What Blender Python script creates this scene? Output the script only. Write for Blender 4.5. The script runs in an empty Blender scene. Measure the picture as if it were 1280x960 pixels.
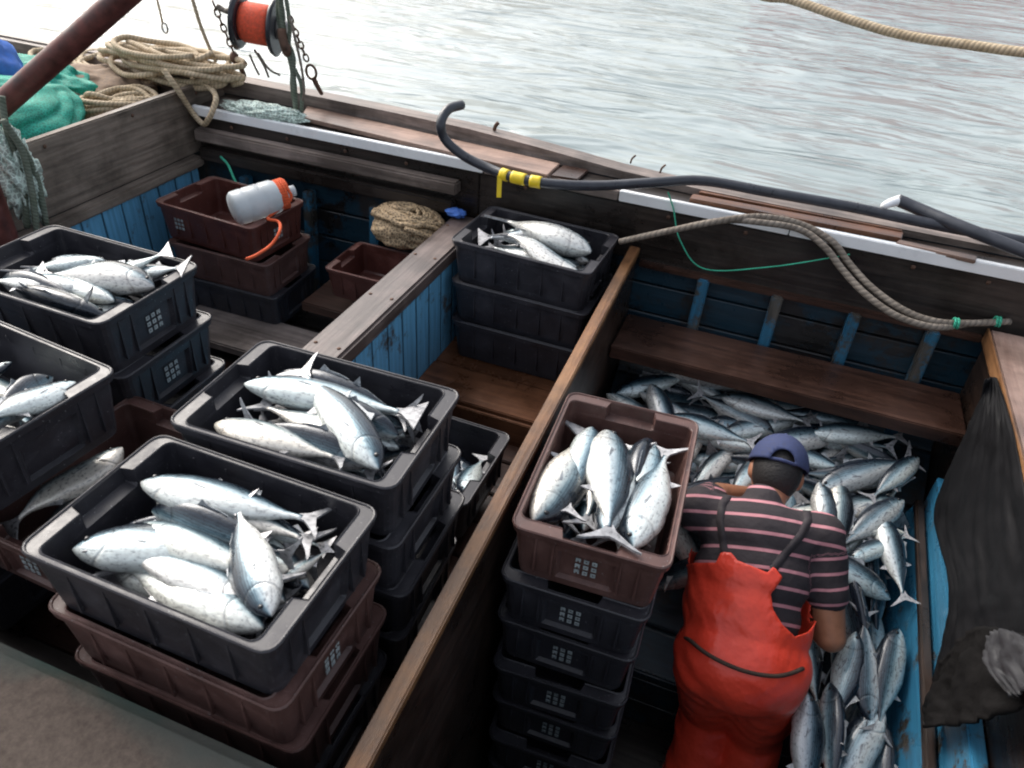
import bpy, bmesh, math, random
import numpy as np
from mathutils import Vector, Matrix, Euler, noise as mnoise
rad = math.radians
SC = bpy.context.scene
COL = SC.collection
random.seed(7)

# ---------------------------------------------------------------- camera
CZ = 2.8                                   # eye height over the bottom of the hold
F = 944.4347                               # focal length in pixels of a 1280 wide picture
PITCH, ROLL, YAW = 0.63195, -0.0763, -0.32043
def cam_matrix():
    cy, sy, cp, sp = math.cos(YAW), math.sin(YAW), math.cos(PITCH), math.sin(PITCH)
    fw = Vector((sy*cp, cy*cp, -sp)); r = Vector((cy, -sy, 0)); d = fw.cross(r)
    cr, sr = math.cos(ROLL), math.sin(ROLL)
    return r*cr + d*sr, r*(-sr) + d*cr, fw
RT, DN, FW = cam_matrix()
def ray(px, py): return RT*((px-640)/F) + DN*((py-480)/F) + FW
def Pz(px, py, z): r = ray(px, py); return Vector((0, 0, CZ)) + r*((z-CZ)/r.z)
def PX(px, py, x): r = ray(px, py); return Vector((0, 0, CZ)) + r*(x/r.x)
def PY(px, py, y): r = ray(px, py); return Vector((0, 0, CZ)) + r*(y/r.y)
cam = bpy.data.objects.new('camera', bpy.data.cameras.new('camera'))
COL.objects.link(cam)
cam.matrix_world = Matrix(((RT.x, -DN.x, -FW.x, 0), (RT.y, -DN.y, -FW.y, 0), (RT.z, -DN.z, -FW.z, CZ), (0, 0, 0, 1)))
cam.data.sensor_width = 36; cam.data.lens = F/1280*36
cam.data.clip_start = 0.05; cam.data.clip_end = 800
cam.data.dof.use_dof = True; cam.data.dof.focus_distance = 2.5; cam.data.dof.aperture_fstop = 4.0
SC.camera = cam

# ---------------------------------------------------------------- sky and sun (overcast)
SUN_EL, SUN_AZ = rad(40), rad(-62)         # azimuth from +Y towards +X: sun ahead and to the left
w = bpy.data.worlds.new('World'); SC.world = w; w.use_nodes = True
nt = w.node_tree; nt.nodes.clear()
sky = nt.nodes.new('ShaderNodeTexSky'); sky.sky_type = 'NISHITA'; sky.sun_disc = False
sky.sun_elevation = SUN_EL; sky.sun_rotation = SUN_AZ; sky.dust_density = 6; sky.air_density = 1.2; sky.ozone_density = 1
hs = nt.nodes.new('ShaderNodeHueSaturation'); hs.inputs['Saturation'].default_value = 0.42
bg = nt.nodes.new('ShaderNodeBackground'); bg.inputs[1].default_value = 0.145
wo = nt.nodes.new('ShaderNodeOutputWorld')
nt.links.new(sky.outputs[0], hs.inputs['Color']); nt.links.new(hs.outputs[0], bg.inputs[0]); nt.links.new(bg.outputs[0], wo.inputs[0])
sl = bpy.data.lights.new('sun', 'SUN'); sl.energy = 0.5; sl.angle = rad(40); sl.color = (1, .97, .93)
so = bpy.data.objects.new('sun', sl); COL.objects.link(so)
sd = Vector((math.sin(SUN_AZ)*math.cos(SUN_EL), math.cos(SUN_AZ)*math.cos(SUN_EL), math.sin(SUN_EL)))
so.rotation_euler = sd.to_track_quat('Z', 'Y').to_euler()
SC.view_settings.view_transform = 'Standard'; SC.view_settings.look = 'None'
SC.view_settings.gamma = 1; SC.view_settings.exposure = 1.0
SC.render.engine = 'CYCLES'
SC.cycles.max_bounces = 6; SC.cycles.diffuse_bounces = 3; SC.cycles.glossy_bounces = 3
SC.cycles.use_denoising = True; SC.cycles.filter_width = 2.0
SC.cycles.caustics_reflective = False; SC.cycles.caustics_refractive = False

# ---------------------------------------------------------------- materials
def new_mat(name):
    m = bpy.data.materials.new(name); m.use_nodes = True; n = m.node_tree
    return m, n, n.nodes['Principled BSDF']
def N(n, t, **kw):
    x = n.nodes.new(t)
    for k, v in kw.items(): setattr(x, k, v)
    return x
def ramp(n, fac, stops):
    r = N(n, 'ShaderNodeValToRGB'); e = r.color_ramp.elements
    while len(e) < len(stops): e.new(0.5)
    for i, (p, c) in enumerate(stops):
        e[i].position = p; e[i].color = (*c, 1) if len(c) == 3 else c
    n.links.new(fac, r.inputs[0]); return r
def noise_tex(n, scale, stretch=(1, 1, 1), coord='Object', detail=6, dist=0, rough=.6):
    tc = N(n, 'ShaderNodeTexCoord'); mp = N(n, 'ShaderNodeMapping'); mp.inputs['Scale'].default_value = stretch
    n.links.new(tc.outputs[coord], mp.inputs[0])
    t = N(n, 'ShaderNodeTexNoise'); t.inputs['Scale'].default_value = scale; t.inputs['Detail'].default_value = detail
    t.inputs['Roughness'].default_value = rough; t.inputs['Distortion'].default_value = dist
    n.links.new(mp.outputs[0], t.inputs['Vector']); return t
def bump(n, b, h, strength, dist=.01, prev=None):
    x = N(n, 'ShaderNodeBump'); x.inputs['Strength'].default_value = strength; x.inputs['Distance'].default_value = dist
    n.links.new(h, x.inputs['Height'])
    if prev: n.links.new(prev.outputs[0], x.inputs['Normal'])
    n.links.new(x.outputs[0], b.inputs['Normal']); return x
def wood(name, c1, c2, along='Y', rough=.6, paint=None, wear=.5, gap=0, gaxis='Z'):
    """grain stretched along an axis; optional paint that wears off in patches; optional board joints"""
    m, n, b = new_mat(name)
    st = {'X': (1.2, 22, 22), 'Y': (22, 1.2, 22), 'Z': (22, 22, 1.2)}[along]
    g = noise_tex(n, 2.2, st, detail=8, dist=.4); p = noise_tex(n, 2.4, detail=7, rough=.7)
    r = ramp(n, g.outputs['Fac'], [(.3, c1), (.7, c2)])
    d = ramp(n, p.outputs['Fac'], [(.40, (.34, .32, .30)), (.60, (1.15, 1.13, 1.1))])
    mx = N(n, 'ShaderNodeMix', data_type='RGBA', blend_type='MULTIPLY'); mx.inputs[0].default_value = .8
    n.links.new(r.outputs[0], mx.inputs[6]); n.links.new(d.outputs[0], mx.inputs[7])
    out = mx.outputs[2]
    if paint:
        q = noise_tex(n, 5, st[:1]*3 if False else (1, 1, 1), detail=10, rough=.75)
        qs = ramp(n, q.outputs['Fac'], [(wear-.03, (0, 0, 0)), (wear+.04, (1, 1, 1))])
        pr = noise_tex(n, 3, st, detail=5)
        pc = ramp(n, pr.outputs['Fac'], [(.3, tuple(c*.6 for c in paint)), (.7, paint)])
        m2 = N(n, 'ShaderNodeMix', data_type='RGBA')
        n.links.new(qs.outputs[0], m2.inputs[0]); n.links.new(out, m2.inputs[6]); n.links.new(pc.outputs[0], m2.inputs[7])
        out = m2.outputs[2]
    h = g.outputs['Fac']
    bp = bump(n, b, h, .5, .004)
    if gap:
        tc = N(n, 'ShaderNodeTexCoord'); sp = N(n, 'ShaderNodeSeparateXYZ'); n.links.new(tc.outputs['Object'], sp.inputs[0])
        mo = N(n, 'ShaderNodeMath', operation='PINGPONG'); mo.inputs[1].default_value = gap/2
        n.links.new(sp.outputs[gaxis], mo.inputs[0])
        rr = ramp(n, mo.outputs[0], [(0, (0, 0, 0)), (.006, (1, 1, 1))])
        bump(n, b, rr.outputs[0], 1, .008, bp)
        m3 = N(n, 'ShaderNodeMix', data_type='RGBA', blend_type='MULTIPLY'); m3.inputs[0].default_value = .85
        n.links.new(out, m3.inputs[6]); n.links.new(rr.outputs[0], m3.inputs[7]); out = m3.outputs[2]
    n.links.new(out, b.inputs['Base Color'])
    rr2 = ramp(n, p.outputs['Fac'], [(.4, (rough-.25,)*3), (.65, (rough,)*3)])
    n.links.new(rr2.outputs[0], b.inputs['Roughness'])
    return m
def plain(name, c, rough=.5, metal=0, nscale=12, var=.35, bstr=.15, bdist=.003, spec=.5, coat=0):
    m, n, b = new_mat(name)
    t = noise_tex(n, nscale, detail=7)
    r = ramp(n, t.outputs['Fac'], [(.3, tuple(x*(1-var) for x in c)), (.7, tuple(min(1, x*(1+var)) for x in c))])
    n.links.new(r.outputs[0], b.inputs['Base Color'])
    b.inputs['Roughness'].default_value = rough; b.inputs['Metallic'].default_value = metal
    b.inputs['Specular IOR Level'].default_value = spec; b.inputs['Coat Weight'].default_value = coat
    rg = ramp(n, t.outputs['Fac'], [(.35, (max(.05, rough-.12),)*3), (.7, (min(1, rough+.15),)*3)])
    n.links.new(rg.outputs[0], b.inputs['Roughness'])
    if bstr: bump(n, b, t.outputs['Fac'], bstr, bdist)
    return m
def rope_mat(name, c1, c2, pitch=60, twist=2.0, rough=.85):
    m, n, b = new_mat(name)
    uv = N(n, 'ShaderNodeTexCoord'); sp = N(n, 'ShaderNodeSeparateXYZ'); n.links.new(uv.outputs['UV'], sp.inputs[0])
    a = N(n, 'ShaderNodeMath', operation='MULTIPLY'); a.inputs[1].default_value = pitch; n.links.new(sp.outputs[0], a.inputs[0])
    c = N(n, 'ShaderNodeMath', operation='MULTIPLY'); c.inputs[1].default_value = twist; n.links.new(sp.outputs[1], c.inputs[0])
    s = N(n, 'ShaderNodeMath', operation='ADD'); n.links.new(a.outputs[0], s.inputs[0]); n.links.new(c.outputs[0], s.inputs[1])
    pp = N(n, 'ShaderNodeMath', operation='PINGPONG'); pp.inputs[1].default_value = .5; n.links.new(s.outputs[0], pp.inputs[0])
    no = noise_tex(n, 25, detail=5)
    r = ramp(n, pp.outputs[0], [(0.02, tuple(x*.6 for x in c1)), (.25, c1)])
    r2 = ramp(n, no.outputs['Fac'], [(.35, c2), (.65, (1, 1, 1))])
    mx = N(n, 'ShaderNodeMix', data_type='RGBA', blend_type='MULTIPLY'); mx.inputs[0].default_value = .7
    n.links.new(r.outputs[0], mx.inputs[6]); n.links.new(r2.outputs[0], mx.inputs[7]); n.links.new(mx.outputs[2], b.inputs['Base Color'])
    b.inputs['Roughness'].default_value = rough
    bump(n, b, pp.outputs[0], .6, .004); return m

def worn(name, c, rough):
    m, n, b = new_mat(name); t = noise_tex(n, 9, detail=9, rough=.75); sc = noise_tex(n, 30, (1, 6, 1), detail=4, dist=1.5); f = noise_tex(n, 170, detail=2)
    r = ramp(n, t.outputs['Fac'], [(.3, tuple(x*.6 for x in c)), (.55, c), (.75, tuple(x*1.7+.008 for x in c))])
    sr = ramp(n, sc.outputs['Fac'], [(.66, (0, 0, 0)), (.72, (.5,)*3)]); fr = ramp(n, f.outputs['Fac'], [(.70, (0, 0, 0)), (.74, (.8,)*3)])
    m1 = N(n, 'ShaderNodeMix', data_type='RGBA'); n.links.new(sr.outputs[0], m1.inputs[0]); n.links.new(r.outputs[0], m1.inputs[6]); m1.inputs[7].default_value = (*[x*2.2+.02 for x in c], 1)
    m2 = N(n, 'ShaderNodeMix', data_type='RGBA'); n.links.new(fr.outputs[0], m2.inputs[0]); n.links.new(m1.outputs[2], m2.inputs[6]); m2.inputs[7].default_value = (.30, .31, .32, 1)
    n.links.new(m2.outputs[2], b.inputs['Base Color'])
    rr = ramp(n, t.outputs['Fac'], [(.35, (rough-.18,)*3), (.65, (rough+.12,)*3)]); n.links.new(rr.outputs[0], b.inputs['Roughness'])
    q = bump(n, b, t.outputs['Fac'], .25, .003); bump(n, b, sr.outputs[0], .3, .001, q); return m
def net_mat(name, c, scale, depth=.35):
    m, n, b = new_mat(name); tc = N(n, 'ShaderNodeTexCoord'); v = N(n, 'ShaderNodeTexVoronoi'); v.feature = 'DISTANCE_TO_EDGE'; v.inputs['Scale'].default_value = scale
    n.links.new(tc.outputs['Object'], v.inputs['Vector']); t = noise_tex(n, 14, detail=6)
    r = ramp(n, v.outputs[0], [(.06, c), (.16, tuple(x*depth for x in c))]); r2 = ramp(n, t.outputs['Fac'], [(.3, (.6, .62, .6)), (.65, (1, 1, 1))])
    mx = N(n, 'ShaderNodeMix', data_type='RGBA', blend_type='MULTIPLY'); mx.inputs[0].default_value = 1; n.links.new(r.outputs[0], mx.inputs[6]); n.links.new(r2.outputs[0], mx.inputs[7])
    n.links.new(mx.outputs[2], b.inputs['Base Color']); b.inputs['Roughness'].default_value = .75; q = bump(n, b, v.outputs[0], -.8, .003); bump(n, b, t.outputs['Fac'], .5, .01, q); return m
M = {}
M['wood_grey'] = wood('weathered_wood', (.10, .08, .068), (.27, .225, .19), 'Y', .75)
M['wood_greyX'] = wood('weathered_wood_fore_aft', (.10, .08, .07), (.30, .25, .23), 'X', .7)
M['wood_beam'] = wood('beam_wood', (.075, .055, .05), (.21, .165, .155), 'Y', .55)
M['wood_tan'] = wood('tan_plank', (.15, .065, .028), (.33, .17, .075), 'Y', .6)
M['wood_pinkX'] = wood('pale_plank', (.22, .14, .11), (.38, .26, .21), 'X', .6)
M['wood_pinkY'] = wood('pale_cap', (.22, .14, .115), (.36, .26, .225), 'Y', .6)
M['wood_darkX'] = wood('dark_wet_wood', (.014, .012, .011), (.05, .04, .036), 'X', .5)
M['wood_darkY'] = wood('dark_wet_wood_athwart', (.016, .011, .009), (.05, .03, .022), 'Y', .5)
M['wood_brownX'] = wood('brown_board', (.03, .015, .011), (.085, .042, .03), 'X', .5)
M['wood_orangeX'] = wood('orange_board', (.10, .040, .018), (.21, .09, .045), 'X', .5)
M['blue_Z'] = wood('blue_paint_boards', (.06, .05, .04), (.12, .1, .09), 'Z', .55, paint=(.16, .46, .74), wear=.40, gap=.11, gaxis='Y')
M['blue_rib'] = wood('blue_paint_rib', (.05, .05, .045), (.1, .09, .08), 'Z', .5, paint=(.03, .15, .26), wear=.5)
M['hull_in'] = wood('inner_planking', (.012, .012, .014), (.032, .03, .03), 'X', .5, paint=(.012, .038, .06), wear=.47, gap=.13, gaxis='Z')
M['blue_board'] = wood('blue_low_board', (.05, .05, .045), (.1, .09, .08), 'Y', .4, paint=(.045, .22, .38), wear=.42)
M['strip'] = plain('bright_strip', (.84, .86, .88), .35, 0, 9, .06, .05)
M['red_hull'] = plain('red_hull_paint', (.45, .05, .03), .4)
M['hull_out'] = plain('outer_paint', (.03, .05, .07), .4)
M['black_pl'] = worn('black_plastic', (.030, .029, .036), .45)
M['brown_pl'] = worn('brown_plastic', (.10, .050, .043), .48)
M['red_pl'] = worn('red_brown_plastic', (.085, .026, .020), .5)
M['mark'] = plain('pale_mark', (.30, .34, .35), .6, 0, 60, .35, 0)
M['hose'] = plain('black_hose', (.03, .034, .045), .38, 0, 20, .3, .1)
M['yellow'] = plain('yellow_tape', (.85, .62, .03), .4, 0, 30, .12, .2)
M['rope_tan'] = rope_mat('tan_rope', (.58, .47, .33), (.5, .45, .36))
M['rope_grey'] = rope_mat('grey_rope', (.25, .215, .18), (.45, .42, .4), 45)
M['rope_green'] = rope_mat('green_rope', (.17, .20, .16), (.5, .55, .45), 80)
M['rope_orange'] = rope_mat('orange_rope', (.8, .13, .04), (.7, .6, .6), 90)
M['rope_bright'] = rope_mat('bright_green_rope', (.05, .45, .30), (.6, .7, .6), 90)
M['netfloor'] = net_mat('pale_green_net', (.80, .95, .87), 60, .5)
M['green_cloth'] = net_mat('green_cloth', (.025, .42, .31), 90, .55)
M['blue_cloth'] = plain('blue_cloth', (.06, .17, .55), .7, 0, 30, .2, .3)
M['sack'] = plain('brown_sack', (.24, .17, .12), .9, 0, 60, .3, .6, .004)
M['bag'] = net_mat('beige_net_bag', (.52, .37, .22), 75, .35)
M['jug'] = plain('white_plastic', (.74, .80, .83), .38, 0, 8, .1, .05); M['jug'].node_tree.nodes['Principled BSDF'].inputs['Transmission Weight'].default_value = .35
M['pole'] = plain('rusty_paint', (.10, .03, .025), .5, 0, 22, .6, .4)
M['steel'] = plain('dull_steel', (.28, .27, .26), .4, .8, 30, .4, .3)
M['rust'] = plain('rusty_steel', (.12, .07, .05), .7, .4, 30, .5, .5)
M['float_red'] = plain('orange_drum', (.75, .10, .045), .75, 0, 80, .25, .7, .004)
M['flange'] = plain('dark_flange', (.02, .022, .03), .35)
M['tarp'] = plain('dark_tarp', (.008, .008, .009), .6, 0, 14, .25, .3, .004, .08)
M['tarp_matt'] = plain('dark_sacking', (.008, .0075, .0075), .8, 0, 20, .3, .6, .01, .08)
M['skin'] = plain('skin', (.36, .16, .09), .5, 0, 40, .12, .2, .001)
M['hair'] = plain('black_hair', (.012, .01, .01), .6, 0, 120, .4, .8, .004)
M['cap'] = plain('blue_cap', (.035, .048, .12), .85, 0, 90, .25, .4, .002)
M['belt'] = plain('dark_cord', (.05, .03, .02), .8)
M['grey_plastic'] = plain('grey_plastic', (.028, .028, .031), .55, 0, 12, .3, .3, .003, .25)
M['brace'] = plain('dark_webbing', (.024, .019, .023), .8, 0, 60, .2, .2)
M['boot'] = plain('rubber_boot', (.02, .02, .02), .4)
M['eye'] = plain('fish_eye', (.01, .01, .012), .1, 0, 5, .1, 0)
M['eye_white'] = plain('eye_white', (.7, .68, .65), .3, 0, 5, .05, 0)
# red oilskin
m, n, b = new_mat('red_oilskin'); t = noise_tex(n, 5, detail=4); t2 = noise_tex(n, 16, (1, 1, .6), detail=5)
r = ramp(n, t.outputs['Fac'], [(.3, (.72, .050, .026)), (.7, (.86, .080, .042))]); n.links.new(r.outputs[0], b.inputs['Base Color'])
b.inputs['Roughness'].default_value = .34; q = bump(n, b, t.outputs['Fac'], .6, .03); bump(n, b, t2.outputs['Fac'], .35, .01, q); M['red'] = m
# concrete quay with green slime at its edge
m, n, b = new_mat('quay_stone'); t = noise_tex(n, 60, detail=8, rough=.8); t1 = noise_tex(n, 3, detail=8)
tc = N(n, 'ShaderNodeTexCoord'); sp = N(n, 'ShaderNodeSeparateXYZ'); n.links.new(tc.outputs['Object'], sp.inputs[0])
ad = N(n, 'ShaderNodeMath', operation='MULTIPLY_ADD'); ad.inputs[1].default_value = .22; n.links.new(t1.outputs['Fac'], ad.inputs[0]); n.links.new(sp.outputs['Y'], ad.inputs[2])
ed = ramp(n, ad.outputs[0], [(.585, (0, 0, 0)), (.66, (1, 1, 1))])
r = ramp(n, t.outputs['Fac'], [(.3, (.05, .039, .033)), (.7, (.11, .088, .075))]); r2 = ramp(n, t1.outputs['Fac'], [(.35, (.02, .05, .045)), (.6, (.06, .065, .06))])
mx = N(n, 'ShaderNodeMix', data_type='RGBA'); n.links.new(ed.outputs[0], mx.inputs[0]); n.links.new(r.outputs[0], mx.inputs[6]); n.links.new(r2.outputs[0], mx.inputs[7])
n.links.new(mx.outputs[2], b.inputs['Base Color']); b.inputs['Roughness'].default_value = .9; b.inputs['Specular IOR Level'].default_value = .2; bump(n, b, t.outputs['Fac'], .6, .006); M['quay'] = m
# water
m, n, b = new_mat('harbour_water')
b.inputs['Roughness'].default_value = .09; b.inputs['IOR'].default_value = 1.33
ta = noise_tex(n, .7, (.6, 1.8, 1), detail=3, dist=.6); tb = noise_tex(n, 1.7, (.5, 2.2, 1), detail=3, dist=.5, rough=.5); td = noise_tex(n, .25, (1, 1.5, 1), detail=3)
rg = ramp(n, tb.outputs['Fac'], [(.34, (0, 0, 0)), (.45, (.75,)*3), (.58, (1, 1, 1))])
q = bump(n, b, ta.outputs['Fac'], 1, .20); q = bump(n, b, rg.outputs[0], 1, .030, q); M['water'] = m
cr = ramp(n, td.outputs['Fac'], [(.35, (.27, .32, .325)), (.65, (.34, .39, .395))]); n.links.new(cr.outputs[0], b.inputs['Base Color'])
# fish
m, n, b = new_mat('fish_skin')
tc = N(n, 'ShaderNodeTexCoord'); sp = N(n, 'ShaderNodeSeparateXYZ'); n.links.new(tc.outputs['UV'], sp.inputs[0])
oi = N(n, 'ShaderNodeObjectInfo'); no = noise_tex(n, 7, (1, 3, 3), detail=6, rough=.7); n2 = noise_tex(n, 30, (1, 2, 2), detail=6)
dv = N(n, 'ShaderNodeMath', operation='MULTIPLY_ADD'); dv.inputs[1].default_value = .24; n.links.new(no.outputs['Fac'], dv.inputs[0]); n.links.new(sp.outputs['Y'], dv.inputs[2])
# v: 0 belly .. 1 back
r = ramp(n, dv.outputs[0], [(.22, (.84, .83, .78)), (.46, (.74, .76, .75)), (.60, (.44, .53, .57)), (.72, (.16, .25, .30)), (.84, (.05, .085, .11)), (.97, (.015, .024, .04))])
# oblique dark stripes along the back
su = N(n, 'ShaderNodeMath', operation='MULTIPLY'); su.inputs[1].default_value = 3.2; n.links.new(sp.outputs['X'], su.inputs[0])
sv = N(n, 'ShaderNodeMath', operation='MULTIPLY_ADD'); sv.inputs[1].default_value = 15.; n.links.new(sp.outputs['Y'], sv.inputs[0]); n.links.new(su.outputs[0], sv.inputs[2])
sn = N(n, 'ShaderNodeMath', operation='ADD'); n.links.new(sv.outputs[0], sn.inputs[0]); n.links.new(no.outputs['Fac'], sn.inputs[1])
pg = N(n, 'ShaderNodeMath', operation='PINGPONG'); pg.inputs[1].default_value = .5; n.links.new(sn.outputs[0], pg.inputs[0])
st = ramp(n, pg.outputs[0], [(.10, (.35, .40, .45)), (.24, (1, 1, 1))])
bk = ramp(n, sp.outputs['Y'], [(.50, (0, 0, 0)), (.64, (1, 1, 1))])
m1 = N(n, 'ShaderNodeMix', data_type='RGBA', blend_type='MULTIPLY'); n.links.new(bk.outputs[0], m1.inputs[0]); n.links.new(r.outputs[0], m1.inputs[6]); n.links.new(st.outputs[0], m1.inputs[7])
bl = ramp(n, n2.outputs['Fac'], [(.32, (.42, .42, .44)), (.45, (.82, .80, .80)), (.60, (1, 1, 1))])
m2 = N(n, 'ShaderNodeMix', data_type='RGBA', blend_type='MULTIPLY'); m2.inputs[0].default_value = .85; n.links.new(m1.outputs[2], m2.inputs[6]); n.links.new(bl.outputs[0], m2.inputs[7])
gl = N(n, 'ShaderNodeMath', operation='MULTIPLY_ADD'); gc = N(n, 'ShaderNodeMath', operation='SUBTRACT'); gc.inputs[1].default_value = .5; n.links.new(sp.outputs['Y'], gc.inputs[0])
g2 = N(n, 'ShaderNodeMath', operation='POWER'); g2.inputs[1].default_value = 2; n.links.new(gc.outputs[0], g2.inputs[0]); gl.inputs[1].default_value = .28; n.links.new(g2.outputs[0], gl.inputs[0]); n.links.new(sp.outputs['X'], gl.inputs[2])
gr = ramp(n, gl.outputs[0], [(.0, (.55, .5, .48)), (.02, (1, 1, 1)), (.205, (1, 1, 1)), (.222, (.35, .33, .34)), (.236, (.95, .9, .88)), (.26, (1, 1, 1))])
m9 = N(n, 'ShaderNodeMix', data_type='RGBA', blend_type='MULTIPLY'); m9.inputs[0].default_value = .5; n.links.new(m2.outputs[2], m9.inputs[6]); n.links.new(gr.outputs[0], m9.inputs[7]); m2 = m9
tn = ramp(n, oi.outputs['Random'], [(0, (.74, .86, .90)), (.35, (1, 1, 1)), (.6, (.80, .94, .97)), (.85, (1, .95, .88)), (1, (.62, .66, .72))])
m3 = N(n, 'ShaderNodeMix', data_type='RGBA', blend_type='MULTIPLY'); m3.inputs[0].default_value = 1; n.links.new(m2.outputs[2], m3.inputs[6]); n.links.new(tn.outputs[0], m3.inputs[7])
n.links.new(m3.outputs[2], b.inputs['Base Color']); b.inputs['Metallic'].default_value = .3
rr = ramp(n, n2.outputs['Fac'], [(.3, (.22,)*3), (.7, (.42,)*3)]); n.links.new(rr.outputs[0], b.inputs['Roughness']); b.inputs['Coat Weight'].default_value = .7; b.inputs['Coat Roughness'].default_value = .10
q = bump(n, b, n2.outputs['Fac'], .3, .004); bump(n, b, gr.outputs[0], .6, .004, q); M['fish'] = m
M['fin'] = plain('fish_fin', (.22, .24, .26), .4, .2, 40, .5, .5, .002)
M['tail'] = plain('fish_tail', (.34, .34, .35), .35, .3, 30, .5, .5, .002)
# striped shirt: v of UV runs down the spine
m, n, b = new_mat('striped_shirt')
tc = N(n, 'ShaderNodeTexCoord'); sp = N(n, 'ShaderNodeSeparateXYZ'); n.links.new(tc.outputs['UV'], sp.inputs[0]); no = noise_tex(n, 6, detail=4)
ms = N(n, 'ShaderNodeMath', operation='PINGPONG'); ms.inputs[1].default_value = .5; n.links.new(sp.outputs['Y'], ms.inputs[0])
st = ramp(n, ms.outputs[0], [(.385, (.028, .022, .026)), (.415, (.50, .22, .25))])
n.links.new(st.outputs[0], b.inputs['Base Color']); b.inputs['Roughness'].default_value = .85; fn = noise_tex(n, 250, detail=3)
q = bump(n, b, no.outputs['Fac'], .6, .03); bump(n, b, fn.outputs['Fac'], .25, .002, q); M['shirt'] = m

# ---------------------------------------------------------------- mesh helpers
class MB:
    def __init__(s): s.bm = bmesh.new()
    def box(s, x0, x1, y0, y1, z0, z1, bev=.004):
        b2 = bmesh.new(); bmesh.ops.create_cube(b2, size=1)
        for v in b2.verts: v.co = Vector((x0+(v.co.x+.5)*(x1-x0), y0+(v.co.y+.5)*(y1-y0), z0+(v.co.z+.5)*(z1-z0)))
        if bev: bmesh.ops.bevel(b2, geom=b2.edges[:], offset=bev, segments=2, affect='EDGES')
        s.add(b2); return s
    def beam(s, a, c, wx, wz, bev=.004, up=Vector((0, 0, 1))):
        a, c = Vector(a), Vector(c); d = (c-a); L = d.length; d.normalize(); side = d.cross(up).normalized(); u = side.cross(d)
        b2 = bmesh.new(); bmesh.ops.create_cube(b2, size=1)
        for v in b2.verts: v.co = a + d*((v.co.x+.5)*L) + side*(v.co.y*wx) + u*(v.co.z*wz)
        bmesh.ops.recalc_face_normals(b2, faces=b2.faces[:])
        if bev: bmesh.ops.bevel(b2, geom=b2.edges[:], offset=bev, segments=2, affect='EDGES')
        s.add(b2); return s
    def add(s, b2):
        me = bpy.data.meshes.new('t'); b2.to_mesh(me); b2.free(); s.bm.from_mesh(me); bpy.data.meshes.remove(me)
    def prism(s, pts, z0, z1, bev=0):
        b2 = bmesh.new(); lo = [b2.verts.new((x, y, z0)) for x, y in pts]; hi = [b2.verts.new((x, y, z1)) for x, y in pts]
        b2.faces.new(lo[::-1]); b2.faces.new(hi); k = len(pts)
        for i in range(k): b2.faces.new((lo[i], lo[(i+1) % k], hi[(i+1) % k], hi[i]))
        bmesh.ops.recalc_face_normals(b2, faces=b2.faces[:])
        if bev: bmesh.ops.bevel(b2, geom=b2.edges[:], offset=bev, segments=2, affect='EDGES')
        s.add(b2); return s
    def ball(s, c, r, sub=2, sc=(1, 1, 1)):
        b2 = bmesh.new(); bmesh.ops.create_icosphere(b2, subdivisions=sub, radius=1)
        for v in b2.verts: v.co = Vector(c) + Vector((v.co.x*r*sc[0], v.co.y*r*sc[1], v.co.z*r*sc[2]))
        s.add(b2); return s
    def tube(s, pts, r, seg=8, res=6, taper=None, closed=False):
        sweep(s.bm, pts, r, seg, res, taper, closed); return s
    def build(s, name, mat, parent=None, smooth=False):
        me = bpy.data.meshes.new(name); s.bm.to_mesh(me); s.bm.free(); me.materials.append(mat)
        if smooth:
            for p in me.polygons: p.use_smooth = True
        o = bpy.data.objects.new(name, me); COL.objects.link(o)
        if parent: o.parent = parent; o.matrix_parent_inverse = Matrix.Identity(4)
        if parent is not None and parent.type == 'EMPTY' and parent.get('_w'):
            o.matrix_parent_inverse = parent.matrix_world.inverted()
        return o
def catmull(pts, res, closed=False):
    pts = [Vector(p) for p in pts]
    if len(pts) < 3: return pts
    P = ([pts[-1]]+pts+pts[:2]) if closed else ([pts[0]*2-pts[1]]+pts+[pts[-1]*2-pts[-2]])
    out = []
    for i in range(1, len(P)-2):
        p0, p1, p2, p3 = P[i-1:i+3]
        for k in range(res):
            t = k/res
            out.append(.5*((2*p1)+(p2-p0)*t+(2*p0-5*p1+4*p2-p3)*t*t+(3*p1-p0-3*p2+p3)*t**3))
    if not closed: out.append(P[-2])
    return out
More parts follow.
